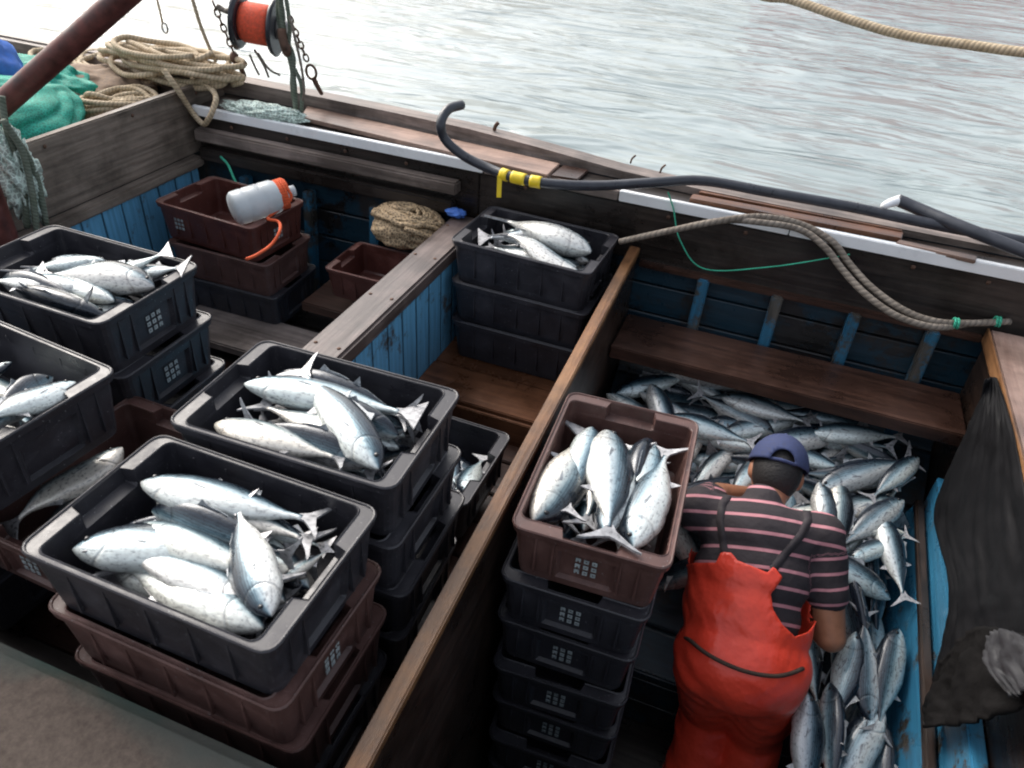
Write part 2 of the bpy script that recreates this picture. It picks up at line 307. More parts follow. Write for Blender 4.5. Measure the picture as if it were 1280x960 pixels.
def sweep(bm, pts, r, seg=8, res=6, taper=None, closed=False):
    uvl = bm.loops.layers.uv.verify()
    C = catmull(pts, res, closed); n_ = len(C); rings = []; L = [0]
    for i in range(1, n_): L.append(L[-1]+(C[i]-C[i-1]).length)
    T = (C[1]-C[0]).normalized(); U = T.orthogonal().normalized()
    for i in range(n_):
        a = C[(i-1) % n_] if closed else C[max(0, i-1)]; c = C[(i+1) % n_] if closed else C[min(n_-1, i+1)]
        T = (c-a).normalized() if (c-a).length > 1e-9 else T
        U = (U-T*U.dot(T)); U = U.normalized() if U.length > 1e-6 else T.orthogonal().normalized(); V = T.cross(U)
        rr = r*(taper(i/(n_-1)) if taper else 1)
        rings.append([bm.verts.new(C[i]+U*(rr*math.cos(2*math.pi*k/seg))+V*(rr*math.sin(2*math.pi*k/seg))) for k in range(seg)])
    for i in range(n_ if closed else n_-1):
        A, B = rings[i], rings[(i+1) % n_]; l0 = L[i]; l1 = L[i+1] if i+1 < n_ else L[i]+.01
        for k in range(seg):
            f = bm.faces.new((A[k], A[(k+1) % seg], B[(k+1) % seg], B[k])); f.smooth = True
            for lp, uv in zip(f.loops, ((l0, k/seg), (l0, (k+1)/seg), (l1, (k+1)/seg), (l1, k/seg))): lp[uvl].uv = uv
    if not closed:
        bm.faces.new(rings[0][::-1]); bm.faces.new(rings[-1])
def tag(o, label=None, cat=None, group=None, kind=None):
    if label: o['label'] = label
    if cat: o['category'] = cat
    if group: o['group'] = group
    if kind: o['kind'] = kind
    return o
def empty(name, loc=(0, 0, 0), rz=0):
    o = bpy.data.objects.new(name, None); COL.objects.link(o); o.location = loc; o.rotation_euler = (0, 0, rz); o.empty_display_size = .05
    return o
def copy_tree(o, parent=None):
    c = o.copy(); COL.objects.link(c); c.parent = parent
    if parent: c.matrix_parent_inverse = o.matrix_parent_inverse.copy()
    for ch in KIDS.get(o.name, []): copy_kid(ch, c)
    return c
def copy_kid(ch, c):
    d = ch.copy(); COL.objects.link(d); d.parent = c
    KIDS.setdefault(c.name, []).append(d)
    for g in KIDS.get(ch.name, []): copy_kid(g, d)
KIDS = {}
def kid(o, parent): KIDS.setdefault(parent.name, []).append(o); return o

# ---------------------------------------------------------------- water, quay
GUN = [(-9, 3.15), (-6, 3.2), (-4.2, 3.20), (-3.2, 3.19), (-2.3, 3.16), (-1.6, 3.13), (-1.1, 3.09), (-.6, 3.055), (-.2, 3.035), (.3, 3.03), (.9, 3.04), (2.2, 3.02), (5, 2.9)]
def gz(x): t = min(1, max(0, (x+1.3)/1.0)); return 1.745-.045*t*t*(3-2*t)
def gy(x):
    for (a, ya), (b_, yb) in zip(GUN, GUN[1:]):
        if a <= x <= b_: return ya+(yb-ya)*(x-a)/(b_-a)
    return GUN[0][1] if x < GUN[0][0] else GUN[-1][1]
WZ = .95
wb = MB(); bmw = wb.bm
NX, NY = 260, 200
xs = [-40+i*(62/NX) for i in range(NX+1)]; grid = []
for j in range(NY+1):
    t = j/NY; row = []
    for x in xs:
        y = gy(x)-.03 + (t**2.0)*55
        z = WZ
        if j: z += .03*(mnoise.noise(Vector((x*.9, y*2.0, 1.3))))+.014*mnoise.noise(Vector((x*2.6, y*5, 4.)))
        row.append(bmw.verts.new((x, y, z)))
    grid.append(row)
for j in range(NY):
    for i in range(NX): bmw.faces.new((grid[j][i], grid[j][i+1], grid[j+1][i+1], grid[j+1][i]))
tag(wb.build('water', M['water'], smooth=True), kind='structure')
far = MB(); far.prism([(-700, 54), (700, 54), (700, 780), (-700, 780)], WZ-.3, WZ-.02)
tag(far.build('water', M['water']), kind='structure')
q = MB(); q.box(-7, 5, -6, .56, -.3, 1.34, .03)
tag(q.build('quay', M['quay']), kind='structure')

# ---------------------------------------------------------------- the boat
boat = tag(empty('fishing_boat', (0, 0, 0)), 'open wooden fishing boat with blue painted pounds, plank partitions and worn gunwale', 'boat')
def bp(mb, name, mat, smooth=False): return mb.build(name, M[mat], boat, smooth)
def stripX(mb, yin, yout, z0, z1, x0=-9, x1=5, step=.35):
    """a plank that follows the curved side; yin/yout are functions of x"""
    n_ = int((x1-x0)/step); bm = mb.bm; R = []
    for i in range(n_+1):
        x = x0+(x1-x0)*i/n_; a, c = yin(x), yout(x); j = .003*mnoise.noise(Vector((x*1.7, z0*9, 2))); zt = z1(x) if callable(z1) else z1
        R.append([bm.verts.new((x, a, z0)), bm.verts.new((x, c, z0)), bm.verts.new((x, c+j, zt+j)), bm.verts.new((x, a+j, zt+j))])
    for A, B in zip(R, R[1:]):
        for k in range(4): bm.faces.new((A[k], A[(k+1) % 4], B[(k+1) % 4], B[k]))
    bm.faces.new(R[0]); bm.faces.new(R[-1][::-1]); bmesh.ops.recalc_face_normals(bm, faces=bm.faces[:])
    return mb
lng = lambda x: 2.83 + max(0, -2.62-x)*0.0
# outer hull, gunwale cap, covering board
bp(stripX(MB(), lambda x: gy(x)-.055, lambda x: gy(x)-.012, .4, 1.672), 'hull_side', 'hull_out')
gw = bp(stripX(MB(), lambda x: gy(x)-.075, lambda x: gy(x)+.012, 1.675, gz), 'gunwale', 'wood_greyX')
bp(stripX(MB(), lambda x: gy(x)+.014, lambda x: gy(x)+.055, 1.58, 1.66), 'rubbing_strake', 'wood_darkX')
bp(stripX(MB(), lambda x: 2.862, lambda x: gy(x)-.079, 1.645, 1.672, -2.60, 3), 'covering_board', 'wood_darkX')
bp(MB().box(-2.60, -1.14, 2.832, 2.856, 1.64, 1.683, .003), 'rail_strip', 'strip')
bp(MB().box(-1.136, -.56, 2.832, 2.858, 1.64, 1.680, .003), 'rail_strip', 'wood_greyX')
bp(MB().box(-.556, .10, 2.832, 2.855, 1.64, 1.683, .003), 'rail_strip', 'strip')
bp(MB().box(.104, 3, 2.830, 2.857, 1.64, 1.686, .003), 'rail_strip', 'strip')
bp(MB().box(-2.60, -1.16, 2.85, 2.885, 1.42, 1.636), 'inner_clamp', 'wood_darkX')
bp(MB().box(-1.155, 3, 2.845, 2.88, 1.405, 1.634), 'inner_clamp', 'wood_darkX')
bp(MB().box(-2.58, -1.24, 2.79, 2.848, 1.535, 1.59, .008), 'stringer', 'wood_greyX')
bp(MB().box(-2.58, -1.26, 2.80, 2.848, 1.44, 1.50, .008), 'stringer', 'wood_darkX')
bp(MB().box(-.43, .86, 2.82, 2.85, 1.385, 1.41, .004), 'stringer', 'wood_brownX')
# inner planking and ribs, sloping in towards the bottom
def inner_panel(x0, x1, z0, z1, y0, y1, t=.02):
    mb = MB(); b = mb.bm
    v = [b.verts.new(c) for c in ((x0, y0, z0), (x1, y0, z0), (x1, y1, z1), (x0, y1, z1), (x0, y0+t, z0), (x1, y0+t, z0), (x1, y1+t, z1), (x0, y1+t, z1))]
    for f in ((0, 1, 2, 3), (7, 6, 5, 4), (0, 4, 5, 1), (3, 2, 6, 7), (0, 3, 7, 4), (1, 5, 6, 2)): b.faces.new([v[i] for i in f])
    bmesh.ops.recalc_face_normals(b, faces=b.faces[:]); return mb
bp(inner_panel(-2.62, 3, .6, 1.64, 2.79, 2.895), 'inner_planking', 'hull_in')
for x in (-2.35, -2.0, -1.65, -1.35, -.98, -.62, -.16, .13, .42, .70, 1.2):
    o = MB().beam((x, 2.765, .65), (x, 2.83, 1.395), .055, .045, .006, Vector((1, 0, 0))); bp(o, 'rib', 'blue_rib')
# shelf in the fish hold
sh = MB().box(-.43, .86, 2.50, 2.765, 1.165, 1.195, .006)
bp(sh, 'side_shelf', 'wood_brownX')
bp(MB().box(-.43, .86, 2.478, 2.503, 1.145, 1.200, .004), 'shelf_lip', 'wood_brownX')
# hold bottom rises towards the side
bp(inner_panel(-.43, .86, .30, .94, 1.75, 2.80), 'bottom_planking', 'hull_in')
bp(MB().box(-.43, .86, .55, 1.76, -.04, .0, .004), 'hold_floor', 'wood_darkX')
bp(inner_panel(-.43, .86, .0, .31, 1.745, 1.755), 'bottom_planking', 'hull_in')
# near side of the boat below the quay
bp(MB().box(-7, 3, .568, .59, 0, 1.12, .003), 'near_side', 'hull_in')
# cross beam and the blue partition under it
bp(MB().box(-1.262, -1.122, 1.50, 2.83, 1.375, 1.44, .010), 'cross_beam', 'wood_beam')
bp(MB().box(-1.165, -1.132, 1.50, 2.80, .90, 1.373, .003), 'partition', 'blue_Z')
# partition between the middle pound and the hold, capped by a tan plank
cap = MB(); cap.beam((-.455, .45, 1.315), (-.455, 2.82, 1.458), .042, .03, .004); bp(cap, 'partition_cap', 'wood_tan')
pb = MB(); pb.prism([(-.475, .58), (-.437, .58), (-.437, 2.80), (-.475, 2.80)], 0, 1.30)
for v in pb.bm.verts:
    if v.co.z > 1: v.co.z = 1.297 + (v.co.y-.45)*.0605 - .0
bp(pb, 'partition', 'wood_darkY')
# pound floors
def boards(x0, x1, y0, y1, z, wd, mat, name='floor_board', seed=0):
    rnd = random.Random(seed); y = y0
    while y < y1-.03:
        y2 = min(y1, y+wd*rnd.uniform(.9, 1.1)); dz = rnd.uniform(-.006, .004)
        bp(MB().box(x0, x1, y+.004, y2-.004, z-.025+dz, z+dz, .004), name, mat[rnd.randrange(len(mat))]); y = y2
boards(-1.13, -.478, .60, 2.12, .88, .16, ['wood_brownX'], seed=1)
boards(-1.13, -.478, 2.14, 2.80, .995, .20, ['wood_orangeX'], seed=2)
bp(MB().box(-1.13, -.478, 2.122, 2.138, .86, .985, .003), 'platform_riser', 'wood_orangeX')
boards(-2.60, -1.17, .60, 2.80, .86, .19, ['wood_brownX', 'wood_darkX'], seed=3)
bp(MB().box(-1.80, -1.27, 2.40, 2.66, 1.03, 1.075, .006), 'thwart_board', 'wood_brownX')
bp(MB().box(-2.3, -1.27, 2.10, 2.36, .93, .97, .006), 'thwart_board', 'wood_greyX')
# bulwark box at the left: weathered panel, ledge, blue lining
bp(MB().box(-2.66, -2.622, 1.30, 3.10, 1.455, 1.752, .006), 'bulwark_panel', 'wood_grey')
bp(MB().box(-2.64, -2.575, 1.30, 2.83, 1.405, 1.452, .010), 'bulwark_ledge', 'wood_grey')
bp(MB().box(-2.64, -2.60, .60, 2.80, .86, 1.40, .003), 'pound_lining', 'blue_Z')
bp(MB().box(-6, -2.663, .7, 3.05, 1.56, 1.60, .004), 'fore_deck', 'wood_grey')
bp(stripX(MB(), lambda x: gy(x)-.115, lambda x: gy(x)-.078, 1.605, 1.735, -8, -2.66), 'bulwark_plank', 'wood_greyX')
# bulkhead at the right of the hold
bp(MB().box(.86, 1.30, .58, 2.80, 1.42, 1.46, .006), 'bulkhead_cap', 'wood_pinkY')
for k in range(8): bp(MB().box(1.305+k*.2, 1.50+k*.2, .58, 2.80, 1.42, 1.457, .004), 'deck_plank', 'wood_pinkY')
for x in (-2.4, -2.1, -1.8, -1.5, -.95, -.35, -.05, .25, .55, .80): bp(MB().ball((x, 2.843, 1.612), .009, 2, (1, .5, 1)), 'bolt', 'rust', True)
for y in (1.7, 2.05, 2.4, 2.7):
    for x in (-1.235, -1.15): bp(MB().ball((x, y, 1.441), .007, 2, (1, 1, .4)), 'bolt', 'rust', True)
for y in (2.05, 2.5, 2.9): bp(MB().ball((-2.619, y, 1.72), .008, 2, (.5, 1, 1)), 'bolt', 'rust', True)
bp(MB().box(.852, .859, .58, 2.80, 1.405, 1.463, .002), 'cap_edging', 'wood_tan')
bp(MB().box(.868, .90, .58, 2.80, .0, 1.42, .003), 'bulkhead', 'wood_darkY')

# a red boat moored across the basin, seen here only as streaks on the water
mr = tag(empty('moored_boat', (7, 27, WZ)), 'red hulled boat moored across the basin, reflected in the water at the upper right', 'boat')
hb = MB(); hb.prism([(-9, -1.6), (6, -1.9), (10.5, 0), (6, 1.9), (-9, 1.6)], -.4, 1.9, .05); hb.build('hull', M['red_hull'], mr)
hb = MB(); hb.prism([(-9.2, -1.7), (6.1, -2.0), (10.8, 0), (6.1, 2.0), (-9.2, 1.7)], 1.9, 2.05, .02); hb.build('gunwale', M['strip'], mr)
hb = MB(); hb.box(-7, -2.5, -1.2, 1.2, 2.06, 4.2, .05); cb_ = hb.build('cabin', M['strip'], mr)
for x in (-6.2, -4.8, -3.4):
    hb = MB(); hb.box(x-.35, x+.35, -1.22, -1.19, 3.2, 3.8, .01); hb.build('window', M['flange'], mr)
hb = MB(); hb.tube([(0, 0, 2), (0, 0, 7)], .08, 10, 1); hb.build('mast', M['wood_tan'], mr)

# ---------------------------------------------------------------- crates
CL, CW, CH = .60, .40, .19
def ring(hx, hy, r, z, notch=None, nx=None):
    """rounded rectangle; notch = half width on the short sides where |x| becomes nx"""
    pts = []
    for sx, sy, a0 in ((1, 1, 0), (-1, 1, 90), (-1, -1, 180), (1, -1, 270)):
        arc = [(sx*(hx-r)+r*math.cos(rad(a0+22.5*k)), sy*(hy-r)+r*math.sin(rad(a0+22.5*k))) for k in range(5)]
        if a0 == 0:
            pts += [(hx, .0), (hx, .066), (hx, .074)] + arc + [(.11, hy), (-.11, hy)]
        elif a0 == 90: pts += arc + [(-hx, .074), (-hx, .066), (-hx, 0)]
        elif a0 == 180: pts += [(-hx, -.066), (-hx, -.074)] + arc + [(-.11, -hy), (.11, -hy)]
        else: pts += arc + [(hx, -.074), (hx, -.066)]
    out = []
    for x, y in pts:
        if notch and abs(y) < notch and abs(abs(x)-hx) < 1e-6: x = math.copysign(nx, x)
        out.append(Vector((x, y, z)))
    return out
def crate_body():
    b = bmesh.new(); t = CH
    R = [ring(.268, .170, .03, 0), ring(.274, .176, .03, .004),
         ring(.277, .179, .03, .028), ring(.277, .179, .03, .034, .07, .265), ring(.285, .187, .03, .128, .07, .272), ring(.286, .188, .03, .136),
         ring(.287, .189, .03, t-.026), ring(.296, .197, .032, t-.024), ring(.298, .198, .032, t-.012), ring(.300, .200, .033, t-.004), ring(.297, .197, .032, t),
         ring(.294, .194, .03, t-.001), ring(.293, .193, .03, t-.004), ring(.262, .187, .022, t-.004, .07, .290), ring(.259, .185, .02, t-.001, .07, .289),
         ring(.257, .183, .02, t-.004, .07, .288), ring(.256, .182, .02, t-.040, .07, .284), ring(.255, .182, .02, t-.046), ring(.248, .168, .02, .016), ring(.236, .156, .02, .008)]
    V = [[b.verts.new(p) for p in r_] for r_ in R]; k = len(R[0])
    for A, B in zip(V, V[1:]):
        for i in range(k): b.faces.new((A[i], A[(i+1) % k], B[(i+1) % k], B[i]))
    b.faces.new(V[0][::-1]); b.faces.new(V[-1])
    for f in b.faces: f.smooth = False
    return b
def crate_ribs():
    mb = MB()
    for sy in (-1, 1):
        for x in (-.19, -.10, 0, .10, .19): mb.box(x-.003, x+.003, min(sy*.181, sy*.190), max(sy*.181, sy*.190), .036, CH-.028, 0)
    for sx in (-1, 1):
        for y in (-.13, -.085, .085, .13): mb.box(min(sx*.279, sx*.289), max(sx*.279, sx*.289), y-.003, y+.003, .036, CH-.028, 0)
    return mb
def crate_mark(x, y, z, nx_, ny_, cols=3, rows=3, s=.013, g=.021):
    """a block of small pale printed characters; every character is a little open square"""
    mb = MB(); rnd = random.Random(4)
    for i in range(cols):
        for j in range(rows):
            u = (i-(cols-1)/2)*g; vz = z+(j-(rows-1)/2)*g
            for (a0, a1, b0, b1) in ((-.5, -.16, -.5, .5), (.16, .5, -.5, .5), (-.16, .16, .2, .5), (-.16, .16, -.5, -.2) if rnd.random() < .6 else (-.16, .16, -.12, .14)):
                if nx_: mb.box(x-.0008, x+.0008, y+u+a0*s, y+u+a1*s, vz+b0*s, vz+b1*s, 0)
                else: mb.box(x+u+a0*s, x+u+a1*s, y-.0008, y+.0008, vz+b0*s, vz+b1*s, 0)
    return mb
def make_crate(mat, long_mark=False):
    me = bpy.data.meshes.new('body'); b = crate_body(); bmesh.ops.recalc_face_normals(b, faces=b.faces[:])
    rb = crate_ribs(); tm = bpy.data.meshes.new('t'); rb.bm.to_mesh(tm); rb.bm.free(); b.from_mesh(tm); bpy.data.meshes.remove(tm); b.to_mesh(me); b.free(); me.materials.append(M[mat])
    e = empty('fish_crate')
    o = bpy.data.objects.new('body', me); COL.objects.link(o); o.parent = e; kid(o, e)
    md = o.modifiers.new('b', 'BEVEL'); md.width = .0025; md.segments = 2; md.limit_method = 'ANGLE'
    for sx in (-1, 1):
        kid(crate_mark(sx*.2745, 0, .088, 1, 0).build('printed_mark', M['mark'], e), e)
    if long_mark: kid(crate_mark(-.16, -.192, .10, 0, 1).build('printed_mark', M['mark'], e), e)
    return e
PROTO = {'black': make_crate('black_pl'), 'brown': make_crate('brown_pl'), 'red': make_crate('red_pl', True)}
USED = set()
def crate(kind, cx, cy, rim, ang, label, group, s=1.0, marks=True):
    p = PROTO[kind]
    o = copy_tree(p); USED.add(kind)
    if not marks:
        for ch in list(KIDS[o.name]):
            if ch.name.startswith('printed_mark'): KIDS[o.name].remove(ch); bpy.data.objects.remove(ch)
    o.location = (cx, cy, rim-CH*s); o.rotation_euler = (0, 0, rad(ang)); o.scale = (s, s, s)
    tag(o, label, 'crate', group); return o
def fit(corners, z):
    c = [Pz(px, py, z) for px, py in corners]; return sum(c, Vector())/4
G_FR = 'stack of crates in the front left'; G_MD = 'stack of black crates in the middle'; G_FAR = 'stack of black crates by the far rail'
G_CT = 'tall stack of crates beside the man'; G_TL = 'stack of black crates at the upper left'; G_RD = 'red crates in the left pound'
c = fit([(15, 690), (200, 535), (478, 635), (335, 825)], 1.6); FC = (c.x, c.y)
crate('black', c.x, c.y, 1.60, -.5, 'large black crate of silver fish nearest the viewer, topmost of the front left stack', G_FR, marks=False)
crate('brown', c.x+.005, c.y-.004, 1.425, -.8, 'brown crate directly under the nearest black crate of fish', G_FR)
crate('brown', c.x+.008, c.y+.004, 1.25, .6, 'brown crate second below the nearest black crate, above the lowest one', G_FR, marks=False)
crate('black', c.x+.004, c.y, 1.072, 0, 'lowest black crate of the front left stack, under two brown crates', G_FR, marks=False)
c = fit([(200, 535), (325, 415), (582, 480), (490, 620)], 1.63); MC = (c.x, c.y+.002)
for k, lb in enumerate(('open black crate of fish with rounded corners, topmost of the middle stack', 'black crate second from the top of the middle stack', 'black crate third from the top of the middle stack', 'lowest black crate of the middle stack')):
    crate('black', MC[0]+(.0, .012, .025, .01)[k], MC[1]-(.0, .006, 0, .01)[k], 1.625-k*.178, (1.5, 0, 1, 2)[k], lb, G_MD, marks=False)
FARC = (-.83, 2.625)
c = fit([(562, 290), (615, 258), (775, 297), (740, 348)], 1.52); FARC = (c.x+.0, c.y)
for k, lb in enumerate(('black crate of fish under the far rail, topmost of its stack of three', 'middle black crate of the stack of three under the far rail', 'bottom black crate of the stack of three under the far rail')):
    crate('black', FARC[0]+.004*k, FARC[1]-.004*k, 1.52-k*.172, -2.5+k, lb, G_FAR, .96, marks=False)
c = fit([(640, 655), (705, 490), (868, 520), (853, 720)], 1.43); BC = (c.x, c.y)
crate('brown', BC[0], BC[1], 1.43, 93, 'brown crate of fish beside the man, topmost of the tall stack', G_CT)
ord_ = ('second', 'third', 'fourth', 'fifth', 'sixth', 'seventh')
for k in range(6):
    crate('black', BC[0]+(-.012, -.016, -.02, -.014, -.012, -.01)[k], BC[1]+.008*((k % 2)*2-1), 1.237-k*.196, (92, 91.5, 93.5, 92, 92.5, 92)[k],
          'black crate, %s from the top of the tall stack beside the man' % ord_[k], G_CT)
c = fit([(-60, 340), (50, 280), (245, 330), (130, 408)], 1.67); TC = (c.x, c.y)
for k, lb in enumerate(('black crate of fish at the upper left, topmost of its stack', 'black crate with pale mark, second from the top of the upper left stack', 'black crate third from the top of the upper left stack', 'lowest black crate of the upper left stack')):
    crate('black', TC[0]+.012*k, TC[1]+.005*k, 1.67-k*.182, -1+k*.7, lb, G_TL)
for k, lb in enumerate(('black crate of fish cut off by the left edge, topmost of its stack', 'black crate directly under the fish crate at the left edge', 'third black crate down at the left edge of the picture', 'lowest black crate at the left edge of the picture')):
    crate('black', -1.69-(.21 if k else 0), .92, 1.68-k*.182, -5.5, lb, 'stack of black crates at the left edge', marks=False)
crate('brown', -1.42, 1.0, 1.40, 88, 'brown crate with one pale fish, squeezed between the left stack and the nearest stack', None, .93)
c = Vector((-.83, 1.66, 0))
crate('black', -.895, 1.685, 1.15, -1, 'lower black crate with white fish, right behind the middle stack', 'small black stack behind the middle stack', .96)
crate('black', -.89, 1.68, 1.15-.175, 0, 'black crate on the boards under the lower fish crate behind the middle stack', 'small black stack behind the middle stack', .5*2*.9) if False else None
RC = (-2.16, 2.48)
crate('red', RC[0], RC[1], 1.44, -4, 'reddish brown crate holding the white plastic jug', G_RD, .88)
crate('brown', RC[0]+.03, RC[1]-.01, 1.275, 0, 'dark brown crate beneath the reddish crate with the white jug', G_RD, .86, marks=False)
crate('black', RC[0]+.03, RC[1], 1.115, 1, 'dark crate on the boards at the bottom of the stack that holds the white jug', G_RD, .88, marks=False)
crate('red', -1.435, 2.52, 1.29, 0, 'reddish brown crate under the beige net bag', None, .72, marks=False)

# ---------------------------------------------------------------- fish
def bend_fn(kind):
    def f(v):
        x, y, z = v; t = x
        if kind == 1: y += .22*(x*x) - .02
        elif kind == 2: y -= .26*(x*x) - .02
        elif kind == 3: z += .16*(x*x)*(1 if x < 0 else .4)
        elif kind == 4: z -= .15*(x*x); y += .08*x*x
        elif kind == 5: y += .10*math.sin(x*5.0)*.6
        return Vector((x, y, z))
    return f
# profile along body: t from snout (0) to tail root (1): half depth, half width
PROF = [(0, .006, .006), (.02, .025, .018), (.06, .052, .036), (.12, .080, .053), (.2, .103, .067), (.3, .120, .077), (.42, .126, .080), (.55, .117, .074), (.68, .092, .058), (.8, .058, .036), (.9, .027, .018), (.96, .016, .014), (1.0, .019, .010)]
def fish_body(kind):
    b = bmesh.new(); uvl = b.loops.layers.uv.verify(); bf = bend_fn(kind); seg = 16; rings = []
    P = []
    for i in range(len(PROF)-1):
        for k in range(2):
            s = k/2; a, c_ = PROF[i], PROF[i+1]; P.append(tuple(a[j]+(c_[j]-a[j])*s for j in range(3)))
    P.append(PROF[-1])
    for t, hd, hw in P:
        x = .46-.84*t; zc = -.004 + .010*math.sin(math.pi*t)
        if t < .12: zc -= .012*(1-t/.12)
        r_ = []
        for k in range(seg):
            a = 2*math.pi*k/seg; cz, cy_ = math.cos(a), math.sin(a)
            d = hd*(1.0 if cz > 0 else 1.08)*(1+.11*mnoise.noise(Vector((t*5, cz*1.5, cy_*1.5+kind*7))))
            r_.append((b.verts.new(bf((x, cy_*hw*(1-.12*cz), zc+cz*d))), t, .5+.5*cz))
        rings.append(r_)
    for A, B in zip(rings, rings[1:]):
        for k in range(seg):
            q4 = (A[k], A[(k+1) % seg], B[(k+1) % seg], B[k]); f = b.faces.new([v[0] for v in q4]); f.smooth = True
            for lp, v in zip(f.loops, q4): lp[uvl].uv = (v[1], v[2])
    for r_ in (rings[0], rings[-1]):
        f = b.faces.new([v[0] for v in r_])
        for lp, v in zip(f.loops, r_): lp[uvl].uv = (v[1], v[2])
    bmesh.ops.recalc_face_normals(b, faces=b.faces[:])
    me = bpy.data.meshes.new('silver_fish'); b.to_mesh(me); b.free(); me.materials.append(M['fish']); return me
def blade(name, pts, thick, kind, mat, plane='xz', off=0.0, tilt=None):
    """thin fin with thickness from an outline; pts in the xz plane"""
    b = bmesh.new(); bf = bend_fn(kind); A, B = [], []
    for p in pts:
        x, z = p[0], p[1]; th = thick*(p[2] if len(p) > 2 else 1)
        if tilt is None: a, c_ = Vector((x, off-th, z)), Vector((x, off+th, z))
        else: a, c_ = tilt(x, z, -th), tilt(x, z, th)
        A.append(b.verts.new(bf(a))); B.append(b.verts.new(bf(c_)))
    k = len(pts); f1 = b.faces.new(A); f2 = b.faces.new(B[::-1])
    for i in range(k): b.faces.new((A[i], B[i], B[(i+1) % k], A[(i+1) % k]))
    bmesh.ops.triangulate(b, faces=[f1, f2]); bmesh.ops.recalc_face_normals(b, faces=b.faces[:])
    me = bpy.data.meshes.new(name); b.to_mesh(me); b.free(); me.materials.append(M[mat]); return me
TAIL = [(-.360, .017), (-.40, .030), (-.455, .085), (-.505, .150), (-.50, .118), (-.468, .055), (-.447, .0), (-.468, -.055), (-.50, -.118), (-.505, -.150), (-.455, -.085), (-.40, -.030), (-.360, -.017)]
DORS = [(.17, .105), (.13, .165), (.09, .14), (.02, .133), (-.04, .118)]
DOR2 = [(-.07, .105), (-.105, .150), (-.12, .09), (-.16, .085), (-.23, .055), (-.30, .025), (-.26, .03), (-.12, .07)]
ANAL = [(-.09, -.10), (-.125, -.150), (-.14, -.085), (-.20, -.065), (-.29, -.028), (-.2, -.04)]
def pect(sy):
    def f(x, z, th): return Vector((x, sy*(.071+(.235-x)*.07)+th, z))
    return f
PEC = [(.235, .004), (.225, -.008), (.13, -.026), (.095, -.028), (.15, -.006)]
FISH = []
for kind in range(6):
    e = bpy.data.objects.new('silver_fish', fish_body(kind))
    parts = [('tail_fin', blade('tail_fin', TAIL, .006, kind, 'tail')), ('dorsal_fin', blade('dorsal_fin', DORS, .003, kind, 'fin')),
             ('rear_fin', blade('rear_fin', DOR2, .003, kind, 'fin')), ('anal_fin', blade('anal_fin', ANAL, .003, kind, 'tail')),
             ('pectoral_fin', blade('pectoral_fin', PEC, .002, kind, 'fin', tilt=pect(1))), ('pectoral_fin', blade('pectoral_fin', PEC, .002, kind, 'fin', tilt=pect(-1)))]
    for sy in (1, -1):
        mb = MB(); p = bend_fn(kind)((.398, sy*.037, .014)); mb.ball(p, .0145, 2, (1, .55, 1)); b = mb.bm
        me = bpy.data.meshes.new('eye'); b.to_mesh(me); b.free(); me.materials.append(M['eye'])
        for pl in me.polygons: pl.use_smooth = True
        parts.append(('eye', me))
    FISH.append((e.data, parts)); bpy.data.objects.remove(e)
NF = [0]
def fish(h, t, roll, kind, label, group, fins=True, girth=1.0):
    """h, t: world positions of snout and tail tip"""
    h, t = Vector(h), Vector(t); X = (h-t); L = X.length; X.normalize()
    up = Vector((0, 0, 1)); Y = up.cross(X).normalized(); Z = X.cross(Y)
    R = Matrix((X, Y, Z)).transposed() @ Matrix.Rotation(rad(roll), 3, 'X')
    me, parts = FISH[kind]; o = bpy.data.objects.new('silver_fish', me); COL.objects.link(o)
    mid = (h+t)/2 + X*(.02*L)
    o.matrix_world = Matrix.Translation(mid) @ R.to_4x4() @ Matrix.Diagonal((L, L*girth, L*girth, 1))
    tag(o, label, 'fish', group)
    for nm, pm in (parts if fins else parts[:2]):
        c_ = bpy.data.objects.new(nm, pm); COL.objects.link(c_); c_.parent = o
    NF[0] += 1; return o
